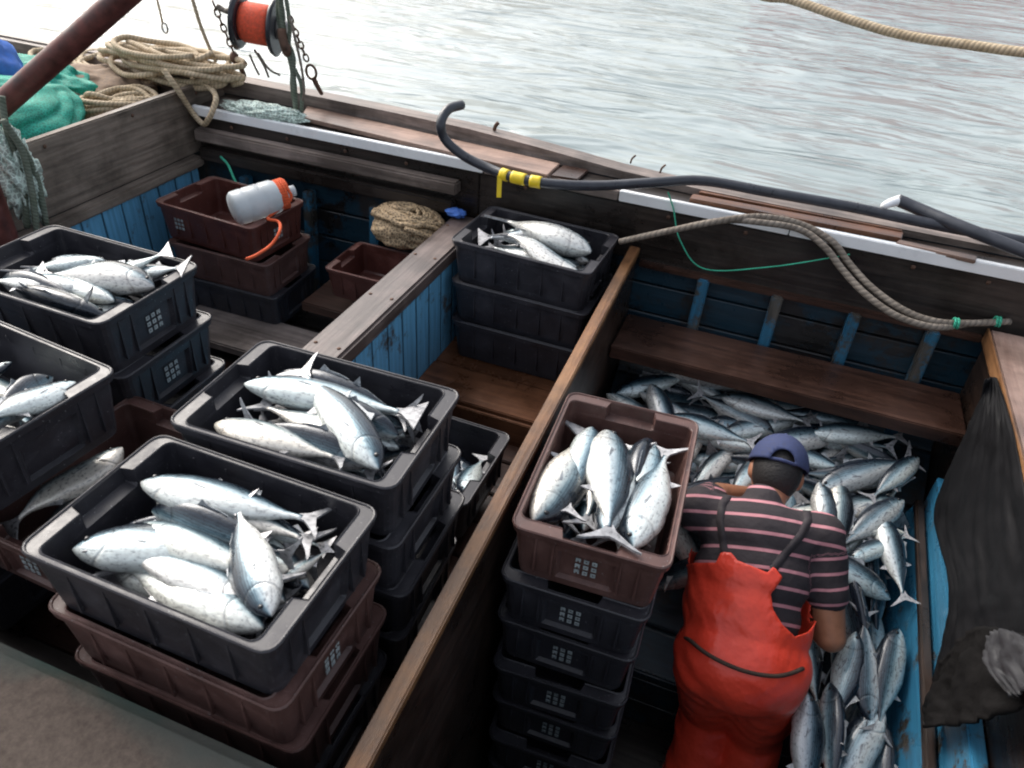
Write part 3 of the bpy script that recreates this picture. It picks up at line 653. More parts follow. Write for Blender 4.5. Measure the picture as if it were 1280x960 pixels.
# labelled fish: (head px, tail px, z head, z tail, roll, bend, girth, label)
LAY = {
 'front': (1.57, 'fish in the nearest black crate', [
  ((140, 590), (412, 655), .01, .0, 100, 3, .98, 'long pale fish arched along the far side of the nearest black crate'),
  ((120, 655), (330, 625), -.05, -.05, 20, 0, .95, 'dark backed fish lying between two pale ones in the nearest crate'),
  ((70, 694), (345, 690), -.005, -.03, 88, 0, 1.15, 'broad silver fish pointing left in the middle of the nearest crate'),
  ((334, 812), (292, 622), .01, .02, 100, 0, 1.1, 'silver fish lying across the others down the middle of the nearest crate'),
  ((322, 812), (110, 722), -.01, -.04, -95, 1, 1.05, 'pale fish pointing right along the near side of the nearest crate'),
  ((300, 640), (455, 668), -.05, -.03, 80, 0, .8, 'small fish in the far right corner of the nearest crate'),
  ((350, 730), (430, 650), -.05, -.03, 75, 0, .9, 'short fish showing its white belly at the right side of the nearest crate'),
  ((400, 745), (320, 660), -.08, -.05, 90, 0, .9, 'half buried fish below the right rim of the nearest crate'),
 ]),
 'mid': (1.595, 'fish in the middle black crate', [
  ((338, 452), (548, 505), -.02, -.02, 25, 0, 1.0, 'dull grey fish lying along the far side of the middle crate'),
  ((298, 475), (552, 525), .01, -.0, 98, 4, .95, 'fish with a round white head pointing to the left corner of the middle crate'),
  ((245, 548), (425, 600), -.005, -.0, 112, 3, 1.2, 'pale fish with an orange tinged snout at the near side of the middle crate'),
  ((212, 520), (430, 560), -.05, -.05, 75, 0, 1.0, 'fish half hidden behind the orange snouted one in the middle crate'),
  ((484, 612), (376, 448), .01, .035, -75, 1, .9, 'turquoise backed fish lying across the middle crate with its tail raised'),
  ((440, 560), (545, 500), -.06, -.04, 30, 0, .95, 'dark fish in the right half of the middle crate'),
  ((520, 560), (420, 590), -.07, -.07, 20, 0, .95, 'dark blue fish deep in the right corner of the middle crate'),
 ]),
 'brown': (1.395, 'fish in the brown crate', [
  ((666, 662), (722, 530), -.0, -.02, -100, 0, 1.15, 'white bellied fish along the left side of the brown crate'),
  ((768, 522), (757, 700), -.02, .055, 100, 0, 1.0, 'fish lying belly up with its forked tail over the near rim of the brown crate'),
  ((835, 545), (745, 660), -.02, -.05, 10, 0, 1.2, 'dark grey fish with its blunt head at the far side of the brown crate'),
  ((782, 702), (868, 562), -.0, .0, 100, 0, 1.1, 'long white bellied fish along the right side of the brown crate'),
  ((700, 665), (690, 570), -.07, -.05, 20, 0, 1.0, 'dark fish sunk beside the left white one in the brown crate'),
  ((770, 655), (860, 560), -.07, -.06, 30, 0, 1.0, 'dull fish sunk between the belly up fish and the right one in the brown crate'),
  ((710, 530), (740, 640), -.06, -.05, 60, 0, .9, 'fish with its head in the far left corner of the brown crate'),
 ]),
 'topleft': (1.645, 'fish in the upper left crate', [
  ((134, 326), (0, 322), .01, -.0, -110, 3, 1.2, 'white bellied fish lying at the back of the upper left crate'),
  ((206, 352), (40, 338), .01, -.0, -75, 0, 1.15, 'striped silver fish pointing right across the upper left crate'),
  ((110, 360), (-55, 352), -.0, -.01, -90, 0, 1.1, 'pale fish in the middle of the upper left crate with its tail at the edge'),
  ((120, 405), (-30, 350), -.01, -.02, 30, 1, 1.0, 'green backed fish along the near rim of the upper left crate'),
  ((168, 378), (100, 372), -.04, .0, 70, 0, .8, 'small fish by the right end of the upper left crate'),
  ((90, 370), (190, 322), -.06, .02, 80, 0, .9, 'fish with its tail sticking up at the far right corner of the upper left crate'),
  ((130, 352), (232, 335), -.07, .03, 70, 0, .9, 'fish with its tail tip over the right rim of the upper left crate'),
 ]),
 'left': (1.65, 'fish in the crate at the left edge', [
  ((104, 474), (-20, 612), .035, .03, -80, 0, 1.3, 'turquoise tinted fish nearest the right rim of the crate at the left edge'),
  ((80, 462), (-60, 560), .01, .0, -20, 0, 1.2, 'green backed fish in the middle of the crate at the left edge'),
  ((20, 455), (-60, 490), -.01, -.02, 80, 0, .9, 'white fish at the far side of the crate at the left edge'),
  ((-20, 520), (-110, 640), -.02, -.03, 60, 0, 1.0, 'fish at the very edge of the picture in the left crate'),
 ]),
 'far': (1.50, 'fish in the far crate', [
  ((750, 318), (606, 268), .02, .0, -112, 3, 1.4, 'big white bellied fish on top of the far crate'),
  ((740, 346), (620, 298), .005, -.0, -105, 0, 1.25, 'white fish along the near rim of the far crate'),
  ((720, 300), (596, 292), -.02, .0, -80, 0, 1.1, 'fish with its pale tail at the left end of the far crate'),
  ((640, 282), (745, 300), -.05, -.05, 60, 0, .9, 'fish pointing left under the big one in the far crate'),
 ]),
 'small': (1.12, 'fish in the lower crate behind the middle stack', [
  ((572, 622), (612, 552), .01, .0, 95, 0, 1.35, 'white fish at the right end of the lower crate behind the middle stack'),
  ((560, 560), (600, 620), -.03, -.03, 80, 0, 1.0, 'fish crossing under the white one in the lower crate behind the middle stack'),
  ((590, 645), (565, 545), -.06, -.05, 60, 0, 1.0, 'half hidden fish deep in the lower crate behind the middle stack'),
 ]),
 'sliver': (1.39, 'fish in the squeezed brown crate', [
  ((148, 550), (62, 612), .03, -.03, -100, 0, 1.35, 'pale fish in the brown crate squeezed between two stacks'),
  ((120, 600), (60, 560), -.04, -.04, 80, 0, 1.1, 'fish under the pale one in the squeezed brown crate'),
 ])}
BOX = {'front': (*FC, 0, 1.6), 'mid': (*MC, 1.5, 1.625), 'brown': (*BC, 93, 1.43), 'topleft': (*TC, -1, 1.67), 'left': (-1.69, .92, -5.5, 1.68), 'far': (*FARC, -2.5, 1.52), 'small': (-.895, 1.685, -1, 1.15), 'sliver': (-1.42, 1.0, 88, 1.40)}
for key, (z, grp, rows) in LAY.items():
    for hp, tp, dh, dt, roll, kind, girth, lb in rows:
        h = Pz(hp[0], hp[1], z+dh); t = Pz(tp[0], tp[1], z+dt)
        L = (h-t).length
        if L < .34:                                   # part of the fish is hidden: lengthen it at the tail
            t = h + (t-h)*(.36/L)
            if key in ('front', 'mid', 'brown', 'topleft', 'far', 'small'): t.z = min(t.z, z-.03) if dt <= 0 else t.z
        ccx, ccy, cang, crim = BOX[key]; ca, sa = math.cos(rad(cang)), math.sin(rad(cang))
        for p in (h, t):
            dx, dy = p.x-ccx, p.y-ccy; lx, ly = dx*ca+dy*sa, -dx*sa+dy*ca
            free = p.z > crim+.008
            mx_, my_ = (.30, .2) if free else ((.240, .128) if p.z > crim-.045 else (.225, .105))
            lx = max(-mx_, min(mx_, lx)); ly = max(-my_, min(my_, ly)); p.x = ccx+lx*ca-ly*sa; p.y = ccy+lx*sa+ly*ca
        kind = (0, 4, 5)[int(abs(h.x*1000)) % 3] if kind in (0, 1, 2) else kind
        fish(h, t, roll, kind, lb, grp, True, girth)
# lower layers filling every crate
FILL = [('front', FC, 1.6, 0, 12, 'fish half buried under the top layer of the nearest crate'), ('mid', MC, 1.625, 0, 12, 'fish half buried under the top layer of the middle crate'),
        ('brown', BC, 1.43, 92, 12, 'fish half buried under the top layer of the brown crate'), ('topleft', TC, 1.67, 0, 12, 'fish half buried under the top layer of the upper left crate'),
        ('left', (-1.69, .92), 1.68, 0, 6, 'fish half buried under the top layer of the crate at the left edge'), ('far', FARC, 1.52, -2, 9, 'fish half buried under the top layer of the far crate'),
        ('small', (-.895, 1.685), 1.15, 0, 6, 'fish half buried in the lower crate behind the middle stack'), ('sliver', (-1.42, 1.0), 1.40, 88, 6, 'fish half buried in the squeezed brown crate')]
rnd = random.Random(3)
for key, (cx, cy), rim, ang, k, lb in FILL:
    a = rad(ang); ca, sa = math.cos(a), math.sin(a)
    for i in range(k):
        ly = -.09+.18*(i % 4)/3; lz = rim-.135+.045*(i//4); dirn = rnd.choice((-1, 1)); dx = rnd.uniform(-.03, .03); L = rnd.uniform(.38, .42)
        ax = rnd.uniform(-.08, .08)
        h = (dx+dirn*L/2, ly+ax*L/3); t = (dx-dirn*L/2, ly-ax*L/3)
        hw = Vector((cx+h[0]*ca-h[1]*sa, cy+h[0]*sa+h[1]*ca, lz)); tw = Vector((cx+t[0]*ca-t[1]*sa, cy+t[0]*sa+t[1]*ca, lz+rnd.uniform(-.01, .02)))
        fish(hw, tw, (-1 if (hw-tw).x > 0 else 1)*rnd.choice((20, 60, 85, 100, 110)), 0, lb, LAY[key][1], False, .95)

# the heap in the hold
def heap_z(x, y):
    z = .66 + (y-1.35)*.32
    if y > 2.45: z += (y-2.45)*-.1
    if x < .5 and y < 2.0: z = .66-.16*min(1, (.5-x)/.15)*min(1, (2.0-y)/.2)
    return z
rnd = random.Random(11); heap = []
def clear(x, y):
    if x < .10 and y < 1.93: return False
    if .02 < x < .54 and y < 1.92: return False
    return True
tries = 0; cells = []
for layer in range(3):
    y = 1.22
    while y < 2.66:
        x = -.30
        while x < .80:
            jx, jy = x+rnd.uniform(-.05, .05), y+rnd.uniform(-.04, .04)
            if clear(jx, jy): cells.append((layer, jx, jy))
            x += .20 if layer < 2 else .17
        y += .115
for layer, x, y in cells:
    L = rnd.uniform(.33, .46)
    if y > 2.28: a = rnd.gauss(4, 24)
    elif x > .42 and y < 2.0: a = rnd.gauss(82, 26)
    else: a = rnd.gauss(55, 35)
    if rnd.random() < .5: a += 180
    d = Vector((math.cos(rad(a)), math.sin(rad(a)), 0)); z = heap_z(x, y)-.10+.05*layer+rnd.uniform(-.012, .012)
    c_ = Vector((x, y, z)); h, t = c_+d*L/2, c_-d*L/2
    ok = all(-.40 < p.x < .74 and p.y < 2.72 and p.y > 1.15 and (clear(p.x, p.y) or layer == 0 and p.x > .1) for p in (h, t))
    if not ok:
        s = min(.5, .5); c_ += Vector((.20-x, 2.2-y, 0))*.18; h, t = c_+d*L/2, c_-d*L/2
        if not all(-.41 < p.x < .745 and p.y < 2.75 and clear(p.x, p.y) for p in (h, t)): continue
    h.z = heap_z(h.x, h.y)-.10+.05*layer+rnd.uniform(-.035, .03); t.z = heap_z(t.x, t.y)-.10+.05*layer+rnd.uniform(-.05, .02)
    if layer == 2:
        zone = 'near the tarp' if x > .5 and y < 2.2 else ('in the dark under the shelf' if y > 2.35 else 'just beyond the man')
    else: zone = 'buried deep'
    lb = {'near the tarp': 'loose fish on the heap between the man and the blue board', 'in the dark under the shelf': 'loose fish on the heap in the dark under the side shelf',
          'just beyond the man': 'loose fish on the heap just beyond the man in the cap', 'buried deep': 'loose fish buried in the lower layers of the heap in the hold'}[zone]
    fish(h, t, (-1 if (h-t).x > 0 else 1)*rnd.choice((0, 15, 30, 45, 60, 75, 90, 110, 140)), rnd.choice((0, 0, 1, 2, 3, 5)), lb, 'loose fish %s' % zone, layer == 2, rnd.uniform(.76, 1.0))
HEAP = [((1026, 600), (1036, 668), 70, 0, 'small white bellied fish beside the man\'s cap, left of its twin'), ((1050, 598), (1046, 690), 75, 0, 'plump fish with blue back and white belly right of the cap'),
        ((1130, 622), (1040, 690), -70, 0, 'silver fish slanting down left beyond the man\'s shoulder'), ((1188, 580), (1095, 622), 75, 0, 'pale fish pointing at the tarp at the right end of the heap'),
        ((1020, 610), (1150, 570), 60, 0, 'long slender fish lying level behind the man\'s cap'), ((1060, 700), (1135, 690), 80, 0, 'bright white fish beside the striped sleeve'),
        ((1118, 748), (1060, 715), 60, 1, 'dull fish with its head towards the blue board beside the sleeve'), ((1122, 782), (1098, 905), -70, 0, 'big upright silver fish next to the blue board'),
        ((1085, 905), (1080, 780), 75, 0, 'silver fish lying left of the big upright one by the blue board'), ((1012, 862), (1008, 945), 85, 0, 'small white fish beside the red overalls near the bottom of the picture'),
        ((1075, 790), (1050, 870), 60, 1, 'fish right under the man\'s elbow'), ((1040, 850), (1040, 935), 30, 0, 'dark backed fish between the small white one and the big upright one'),
        ((1100, 640), (1130, 700), 75, 0, 'fish lying across others left of the end of the dark pipe'), ((900, 495), (985, 520), 75, 0, 'bright flank of a fish under the shelf left of the cap'),
        ((1010, 540), (1110, 545), 80, 0, 'pale fish in the shade of the shelf right above the cap'), ((815, 478), (835, 540), 80, 0, 'fish standing on its tail beside the tan partition plank'),
        ((830, 520), (930, 550), 70, 0, 'fish behind the far corner of the brown crate'), ((890, 600), (930, 640), 30, 0, 'dark fish between the brown crate and the striped shoulder')]
for hp, tp, roll, kind, lb in HEAP:
    # meet the ray with the heap surface
    def hit(px, py):
        z = .9
        for _ in range(12): p = Pz(px, py, z); z = min(1.08, heap_z(min(.8, p.x), p.y)+.03)
        return Pz(px, py, z)
    h, t = hit(*hp), hit(*tp); L = (h-t).length
    if L < .34: t = h+(t-h)*(.37/L)
    if L > .5: m_ = (h+t)/2; h, t = m_+(h-m_)*(.46/L), m_+(t-m_)*(.46/L)
    for p in (h, t): p.x = min(p.x, .75); p.y = min(p.y, 2.70)
    if abs((h-t).x) > .1: roll = abs(roll)*(-1 if (h-t).x > 0 else 1)
    fish(h, t, roll, kind, lb, 'loose fish picked out on top of the heap')

# ---------------------------------------------------------------- the man
def capsule(b, a, c_, ra, rb, seg=14):
    a, c_ = Vector(a), Vector(c_); d = c_-a; L = d.length
    if L < 1e-5: return
    d.normalize(); U = d.orthogonal().normalized(); V = d.cross(U); rings = []
    for k in range(5):
        t = -math.pi/2+math.pi/2*k/5+.05; rings.append((a+d*(ra*math.sin(t)), ra*math.cos(t)))
    for k in range(1, 6):
        t = math.pi/2*k/5-.05; rings.append((c_+d*(rb*math.sin(t-.0)), rb*math.cos(t)))
    rings.insert(5, (a, ra)); rings.insert(6, (c_, rb))
    VV = [[b.verts.new(p+U*(r*math.cos(2*math.pi*k/seg))+V*(r*math.sin(2*math.pi*k/seg))) for k in range(seg)] for p, r in rings]
    for A, B in zip(VV, VV[1:]):
        for k in range(seg): b.faces.new((A[k], A[(k+1) % seg], B[(k+1) % seg], B[k]))
    b.faces.new(VV[0][::-1]); b.faces.new(VV[-1])
def ell(b, c_, rx, ry, rz, ax=None, seg=2):
    b2 = bmesh.new(); bmesh.ops.create_icosphere(b2, subdivisions=3, radius=1)
    R = ax if ax is not None else Matrix.Identity(3)
    vs = [b.verts.new(Vector(c_)+R@Vector((v.co.x*rx, v.co.y*ry, v.co.z*rz))) for v in b2.verts]
    for f in b2.faces: b.faces.new([vs[v.index] for v in f.verts])
    b2.free()
def remesh(b, vox, smooth, name):
    me = bpy.data.meshes.new('t'); b.to_mesh(me); b.free(); o = bpy.data.objects.new('t', me); COL.objects.link(o)
    md = o.modifiers.new('r', 'REMESH'); md.mode = 'VOXEL'; md.voxel_size = vox; md.use_smooth_shade = True
    sm = o.modifiers.new('s', 'SMOOTH'); sm.factor = .5; sm.iterations = smooth
    dg = bpy.context.evaluated_depsgraph_get(); ev = o.evaluated_get(dg); out = bpy.data.meshes.new_from_object(ev, depsgraph=dg); out.name = name
    bpy.data.objects.remove(o); bpy.data.meshes.remove(me)
    for p in out.polygons: p.use_smooth = True
    return out
# spine frame: S up the back, B out of the back (towards the viewer), A across (to the picture's right)
PEL = Vector((.275, 1.52, .84)); NEC = Vector((.225, 1.90, 1.145))
S = (NEC-PEL).normalized(); A_ = Vector((1, -.10, -.17)); A_ = (A_-S*A_.dot(S)).normalized(); B_ = A_.cross(S).normalized()
if B_.z < 0: B_ = -B_
TL = (NEC-PEL).length
RTM = Matrix((A_, B_, S)).transposed()
def sp_(a, b_, s): return PEL + A_*a + B_*b_ + S*s
SHR, SHL = sp_(.185, .0, TL-.065), sp_(-.19, .0, TL-.065)
ELR = Vector((.520, 1.70, .875)); WRR = Vector((.36, 1.90, .80)); ELL = Vector((.10, 2.06, .98)); WRL = Vector((.24, 2.18, .93))
HIPR, HIPL = sp_(.095, 0, -.03), sp_(-.095, 0, -.03)
KNR, KNL = Vector((.405, 1.60, .45)), Vector((.255, 1.63, .45)); ANR, ANL = Vector((.43, 1.42, .10)), Vector((.26, 1.40, .10))
HEAD = NEC + Vector((.030, .165, -.005))
def torso(b, g):
    ell(b, sp_(0, 0, .01), .165+g, .115+g, .12+g, RTM); ell(b, sp_(0, 0, .14), .145+g, .105+g, .13+g, RTM)
    ell(b, sp_(0, .004, .27), .165+g, .118+g, .13+g, RTM); ell(b, sp_(0, .006, .38), .172+g, .11+g, .11+g, RTM)
    capsule(b, sp_(-.15, 0, TL-.075), sp_(.15, 0, TL-.075), .066+g, .066+g)
def arms(b, g, cut=1.0):
    for s_, e_, w_ in ((SHR, ELR, WRR), (SHL, ELL, WRL)):
        m_ = s_.lerp(e_, cut); capsule(b, s_, m_, .062+g, (.062+(.045-.062)*cut)+g)
        if cut >= 1: capsule(b, e_, w_, .046, .028)
bb = bmesh.new(); torso(bb, 0); arms(bb, 0)
for h_, k_, a_ in ((HIPR, KNR, ANR), (HIPL, KNL, ANL)):
    capsule(bb, h_, k_, .09, .055); capsule(bb, k_, a_, .054, .035); capsule(bb, a_+Vector((0, 0, -.05)), a_+Vector((0, .17, -.065)), .04, .035)
capsule(bb, sp_(0, 0, TL-.06), HEAD+Vector((0, -.03, -.04)), .058, .055)
hd = Matrix.Rotation(rad(-50), 3, 'X')                       # head bowed towards the fish
ell(bb, HEAD, .075, .095, .112, hd); ell(bb, HEAD+hd@Vector((0, .055, -.055)), .052, .05, .06, hd)
capsule(bb, HEAD+hd@Vector((0, .098, .012)), HEAD+hd@Vector((0, .118, -.022)), .008, .015)      # nose
capsule(bb, HEAD+hd@Vector((-.02, .096, -.058)), HEAD+hd@Vector((.02, .096, -.058)), .009, .009)  # lips
for sx in (-1, 1): ell(bb, HEAD+hd@Vector((sx*.078, -.004, -.005)), .012, .02, .032, hd)           # ears
for w_, e_, sx in ((WRR, ELR, -1), (WRL, ELL, 1)):                                               # hands
    d = (w_-e_).normalized(); sd_ = d.cross(Vector((0, 0, 1))).normalized(); dn = Vector((0, 0, -1))
    palm = w_+d*.045; capsule(bb, w_, palm, .026, .028); 
    for i, (off, ln) in enumerate(((-.030, .070), (-.010, .080), (.010, .076), (.029, .062))):
        k0 = palm+sd_*off*.9; k1 = k0+d*.035+sd_*off*.2+dn*.006; k2 = k1+d*ln*.35+dn*ln*.25; k3 = k2+d*ln*.08+dn*ln*.36
        capsule(bb, palm+sd_*off*.5, k1, .012, .0095, 10); capsule(bb, k1, k2, .0095, .0085, 10); capsule(bb, k2, k3, .0085, .0075, 10)
    th = w_+d*.02-sd_*sx*.026; capsule(bb, w_+d*.01, th+d*.02-sd_*sx*.014, .013, .011, 10); capsule(bb, th+d*.02-sd_*sx*.014, th+d*.045-sd_*sx*.012+dn*.02, .0105, .009, 10)
me = remesh(bb, .0065, 3, 'body'); me.materials.append(M['skin'])
man = bpy.data.objects.new('person', me); COL.objects.link(man)
tag(man, 'person in blue cap, striped shirt and red overalls bending over the fish in the hold', 'person')
def wear(name, me_, mat):
    o = bpy.data.objects.new(name, me_); me_.materials.clear(); me_.materials.append(M[mat]); COL.objects.link(o); o.parent = man; return o
def local(p): q_ = Vector(p)-PEL; return q_.dot(A_), q_.dot(B_), q_.dot(S)
# shirt
bs = bmesh.new(); torso(bs, .012); arms(bs, .014, .56)
capsule(bs, sp_(0, 0, TL-.08), sp_(0, .004, TL-.005), .075, .064)
ms_ = remesh(bs, .009, 5, 'shirt')
for v in ms_.vertices:                                                             # soft creases
    a, b_, s = local(v.co); k = mnoise.noise(Vector((a*9, b_*6, s*16+a*10)))*.006+mnoise.noise(Vector((a*22+s*14, b_*10, s*12)))*.003
    v.co += v.normal*k
# sleeves follow their own arm; open hem kept by the dark skin arm passing out of it
uvl = ms_.uv_layers.new(name='UVMap')
for lp in ms_.loops:
    p = ms_.vertices[lp.vertex_index].co; a, b_, s = local(p)
    arm = 0
    for s0, e0 in ((SHR, ELR), (SHL, ELL)):
        d = (e0-s0).normalized(); t = (p-s0).dot(d); rr_ = (p-s0-d*t).length
        if t > .045 and rr_ < .10 and abs(a) > .15: arm = t
    v_ = (TL-s)/.050 + .35 + a*1.6 - a*a*2.5 if not arm else arm/.046+.2
    uvl.data[lp.index].uv = (a, v_)
wear('shirt', ms_, 'shirt')
# overalls: hips and legs, plus a back panel with a curved upper edge
bo = bmesh.new(); torso(bo, .029); ell(bo, sp_(0, 0, .01), .168, .125, .13, RTM); ell(bo, sp_(0, 0, .14), .178, .128, .15, RTM); ell(bo, sp_(0, .004, .27), .190, .142, .15, RTM); ell(bo, sp_(0, .006, .38), .196, .134, .13, RTM)
ell(bo, sp_(0, .0, .17), .190, .142, .24, RTM); ell(bo, sp_(0, .0, .30), .190, .132, .12, RTM)
for h_, k_, a_ in ((HIPR, KNR, ANR), (HIPL, KNL, ANL)):
    capsule(bo, h_, k_, .092, .092); capsule(bo, k_, a_, .092, .09)
capsule(bo, sp_(-.075, -.02, .02), KNL+Vector((-.01, 0, .1)), .104, .098); capsule(bo, sp_(.075, -.02, .02), KNR+Vector((.0, 0, .1)), .104, .098)
capsule(bo, sp_(0, -.01, .05), KNL.lerp(KNR, .5)+Vector((0, 0, .1)), .128, .10)
mo_ = remesh(bo, .010, 8, 'overalls')
def on_back(px, py, off=.135):
    r_ = ray(px, py); o_ = Vector((0, 0, CZ)); p0_ = sp_(0, off, 0); return local(o_+r_*((p0_-o_).dot(B_)/r_.dot(B_)))
OUT = [(820, 716), (850, 708), (872, 702), (897, 703), (903, 690), (915, 691), (922, 701), (945, 711), (958, 716), (966, 708), (977, 722), (963, 742), (966, 762), (978, 781), (996, 796), (1016, 790), (1060, 750)]
OUT = [(q_[0], q_[2]) for q_ in (on_back(*p) for p in OUT)]
POLY = OUT + [(OUT[-1][0]+.3, OUT[-1][1]), (OUT[-1][0]+.3, 1.2), (-.8, 1.2), (-.8, OUT[0][1])]
def inside(x, y, P_):
    c_ = False
    for (x0, y0), (x1, y1) in zip(P_, P_[1:]+P_[:1]):
        if (y0 > y) != (y1 > y) and x < (x1-x0)*(y-y0)/(y1-y0)+x0: c_ = not c_
    return c_
def nearest(x, y, P_):
    best = (9, x, y)
    for (x0, y0), (x1, y1) in zip(P_, P_[1:]):
        dx, dy = x1-x0, y1-y0; t = max(0, min(1, ((x-x0)*dx+(y-y0)*dy)/(dx*dx+dy*dy+1e-12))); qx, qy = x0+dx*t, y0+dy*t
        d = math.hypot(qx-x, qy-y)
        if d < best[0]: best = (d, qx, qy)
    return best
b = bmesh.new(); b.from_mesh(mo_); dead = []
for f in b.faces:
    a, b_, s_ = local(f.calc_center_median())
    if (b_ > -.03 and inside(a, s_, POLY)) or (b_ <= -.03 and s_ > .30): dead.append(f)
bmesh.ops.delete(b, geom=dead, context='FACES')
for v in b.verts:
    a, b_, s_ = local(v.co)
    if v.is_boundary and b_ > -.03:
        d, qx, qy = nearest(a, s_, OUT)
        if d < .016: v.co += A_*(qx-a)+S*(qy-s_)
    z = v.co.z; fold = max(0, 1-abs(s_-.03)/.12)
    k = mnoise.noise(Vector((a*6, z*4, s_*3)))*.007 + (1-abs(mnoise.noise(Vector((a*9+z*5, z*11, 3))))*3)*.0035 + (1-abs(mnoise.noise(Vector((a*17-z*14, z*19, 7))))*3)*.0010
    k += fold*.006*math.sin(a*46+3*mnoise.noise(Vector((a*4, z*5, 1))))
    v.co += v.normal*k
b.to_mesh(mo_); b.free()
o = wear('overalls', mo_, 'red'); md = o.modifiers.new('s', 'SOLIDIFY'); md.thickness = .004; md.offset = 1
from mathutils.bvhtree import BVHTree
def bvh(me_): return BVHTree.FromPolygons([v.co.copy() for v in me_.vertices], [tuple(p.vertices) for p in me_.polygons])
BO, BS = bvh(mo_), bvh(ms_)
def cast(tree, px, py, lift=.006):
    r_ = ray(px, py).normalized(); h_ = tree.ray_cast(Vector((0, 0, CZ)), r_)
    return None if h_[0] is None else h_[0]+h_[1]*lift*(1 if h_[1].dot(r_) < 0 else -1)
pts = [cast(BO, *p) for p in ((846, 786), (862, 800), (880, 814), (900, 826), (925, 837), (950, 843), (972, 844), (990, 840), (1001, 836))]
pts = [p for p in pts if p]
aL, _, sL = local(pts[0]); aR, _, sR = local(pts[-1])
for k in range(1, 12):
    t = k/12; ang_ = -math.pi*t; s_ = sR+(sL-sR)*t; o_ = sp_(0, 0, s_); dr = A_*math.cos(ang_)+B_*math.sin(ang_)
    h_ = BO.ray_cast(o_+dr*.5, -dr)
    if h_[0]: pts.append(h_[0]+dr*.007)
mb = MB(); mb.tube(pts, .006, 8, 4, None, True); o = mb.build('waist_cord', M['belt'], None, True); o.parent = man
for path in (((906, 694), (903, 672), (900, 650), (903, 630), (912, 618)), ((966, 712), (974, 701), (988, 685), (1002, 668), (1010, 650), (1008, 636))):
    dense = [(x0+(x1-x0)*t_/5, y0+(y1-y0)*t_/5) for (x0, y0), (x1, y1) in zip(path, path[1:]) for t_ in range(5)]
    pts = [p for p in (cast(BS, *q_, .0005) for q_ in dense) if p]
    if len(pts) > 2:
        C_ = catmull(pts, 2); mb = MB(); bq = mb.bm; prev = None
        for i_, p in enumerate(C_):
            T_ = (C_[min(i_+1, len(C_)-1)]-C_[max(i_-1, 0)]).normalized(); nn = BS.find_nearest(p)[1]; sd2 = T_.cross(nn).normalized()
            cur = [bq.verts.new(p+sd2*.012-nn*.004), bq.verts.new(p+sd2*.012+nn*.0015), bq.verts.new(p-sd2*.012+nn*.0015), bq.verts.new(p-sd2*.012-nn*.004)]
            if prev:
                for q4 in range(4): bq.faces.new((prev[q4], prev[(q4+1) % 4], cur[(q4+1) % 4], cur[q4]))
            prev = cur
        bmesh.ops.recalc_face_normals(bq, faces=bq.faces[:]); o = mb.build('brace', M['brace'], None, True); o.parent = man
# hair and cap
bh = bmesh.new(); ell(bh, HEAD+hd@Vector((0, -.016, .008)), .080, .088, .106, hd); me = remesh(bh, .008, 1, 'hair')
b = bmesh.new(); b.from_mesh(me); dd = []
for f in b.faces:
    q_ = hd.transposed()@(f.calc_center_median()-HEAD)
    if q_.y > .045 or q_.z < -.075 and q_.y > -.02: dd.append(f)
bmesh.ops.delete(b, geom=dd, context='FACES'); b.to_mesh(me); b.free(); wear('hair', me, 'hair')
b = bmesh.new(); bmesh.ops.create_uvsphere(b, u_segments=72, v_segments=44, radius=1)
dd = []
for v in b.verts: v.co = Vector((v.co.x*.092, v.co.y*.106, v.co.z*.108))
for f in b.faces:
    q_ = f.calc_center_median()
    if q_.z < .002 or (q_.y < 0 and q_.z < .045 and (q_.x/.036)**2+((q_.z-.004)/.036)**2 < 1): dd.append(f)
bmesh.ops.delete(b, geom=dd, context='FACES')
for v in b.verts:
    if v.is_boundary and v.co.y < 0 and abs(v.co.x) < .05:
        rr_ = math.hypot(v.co.x/.036, (v.co.z-.004)/.036)
        if .6 < rr_ < 1.6 and v.co.z > .001: v.co.x /= rr_; v.co.z = .004+(v.co.z-.004)/rr_
for v in b.verts:
    v.co = HEAD+hd@(v.co+Vector((0, -.008, .022)))
me = bpy.data.meshes.new('cap'); b.to_mesh(me); b.free()
for p in me.polygons: p.use_smooth = True
cp = wear('cap', me, 'cap'); md = cp.modifiers.new('s', 'SOLIDIFY'); md.thickness = .004; md.offset = 1
mb = MB(); mb.ball(HEAD+hd@Vector((0, -.008, .132)), .008, 2); o = mb.build('button', M['cap'], None, True); o.parent = cp
mb = MB(); b = mb.bm; NB = 13; R0, R1 = [], []
for k in range(NB):
    t = rad(25+130*k/(NB-1)); R0.append(Vector((.09*math.cos(t), .098*math.sin(t)-.008, .026))); R1.append(Vector((.088*math.cos(t), .098*math.sin(t)-.008+.062*math.sin((t-rad(25))/rad(130)*math.pi), .012)))
for z_ in (0, .004):
    pass
lo0 = [b.verts.new(HEAD+hd@(p)) for p in R0]; lo1 = [b.verts.new(HEAD+hd@(p)) for p in R1]; hi0 = [b.verts.new(HEAD+hd@(p+Vector((0, 0, .004)))) for p in R0]; hi1 = [b.verts.new(HEAD+hd@(p+Vector((0, 0, .004)))) for p in R1]
for k in range(NB-1):
    for q4 in ((lo0[k], lo0[k+1], lo1[k+1], lo1[k]), (hi0[k], hi1[k], hi1[k+1], hi0[k+1]), (lo1[k], lo1[k+1], hi1[k+1], hi1[k])):
        try: b.faces.new(q4)
        except ValueError: pass
bmesh.ops.remove_doubles(b, verts=b.verts[:], dist=1e-5); o = mb.build('visor', M['cap'], None, True); o.parent = cp
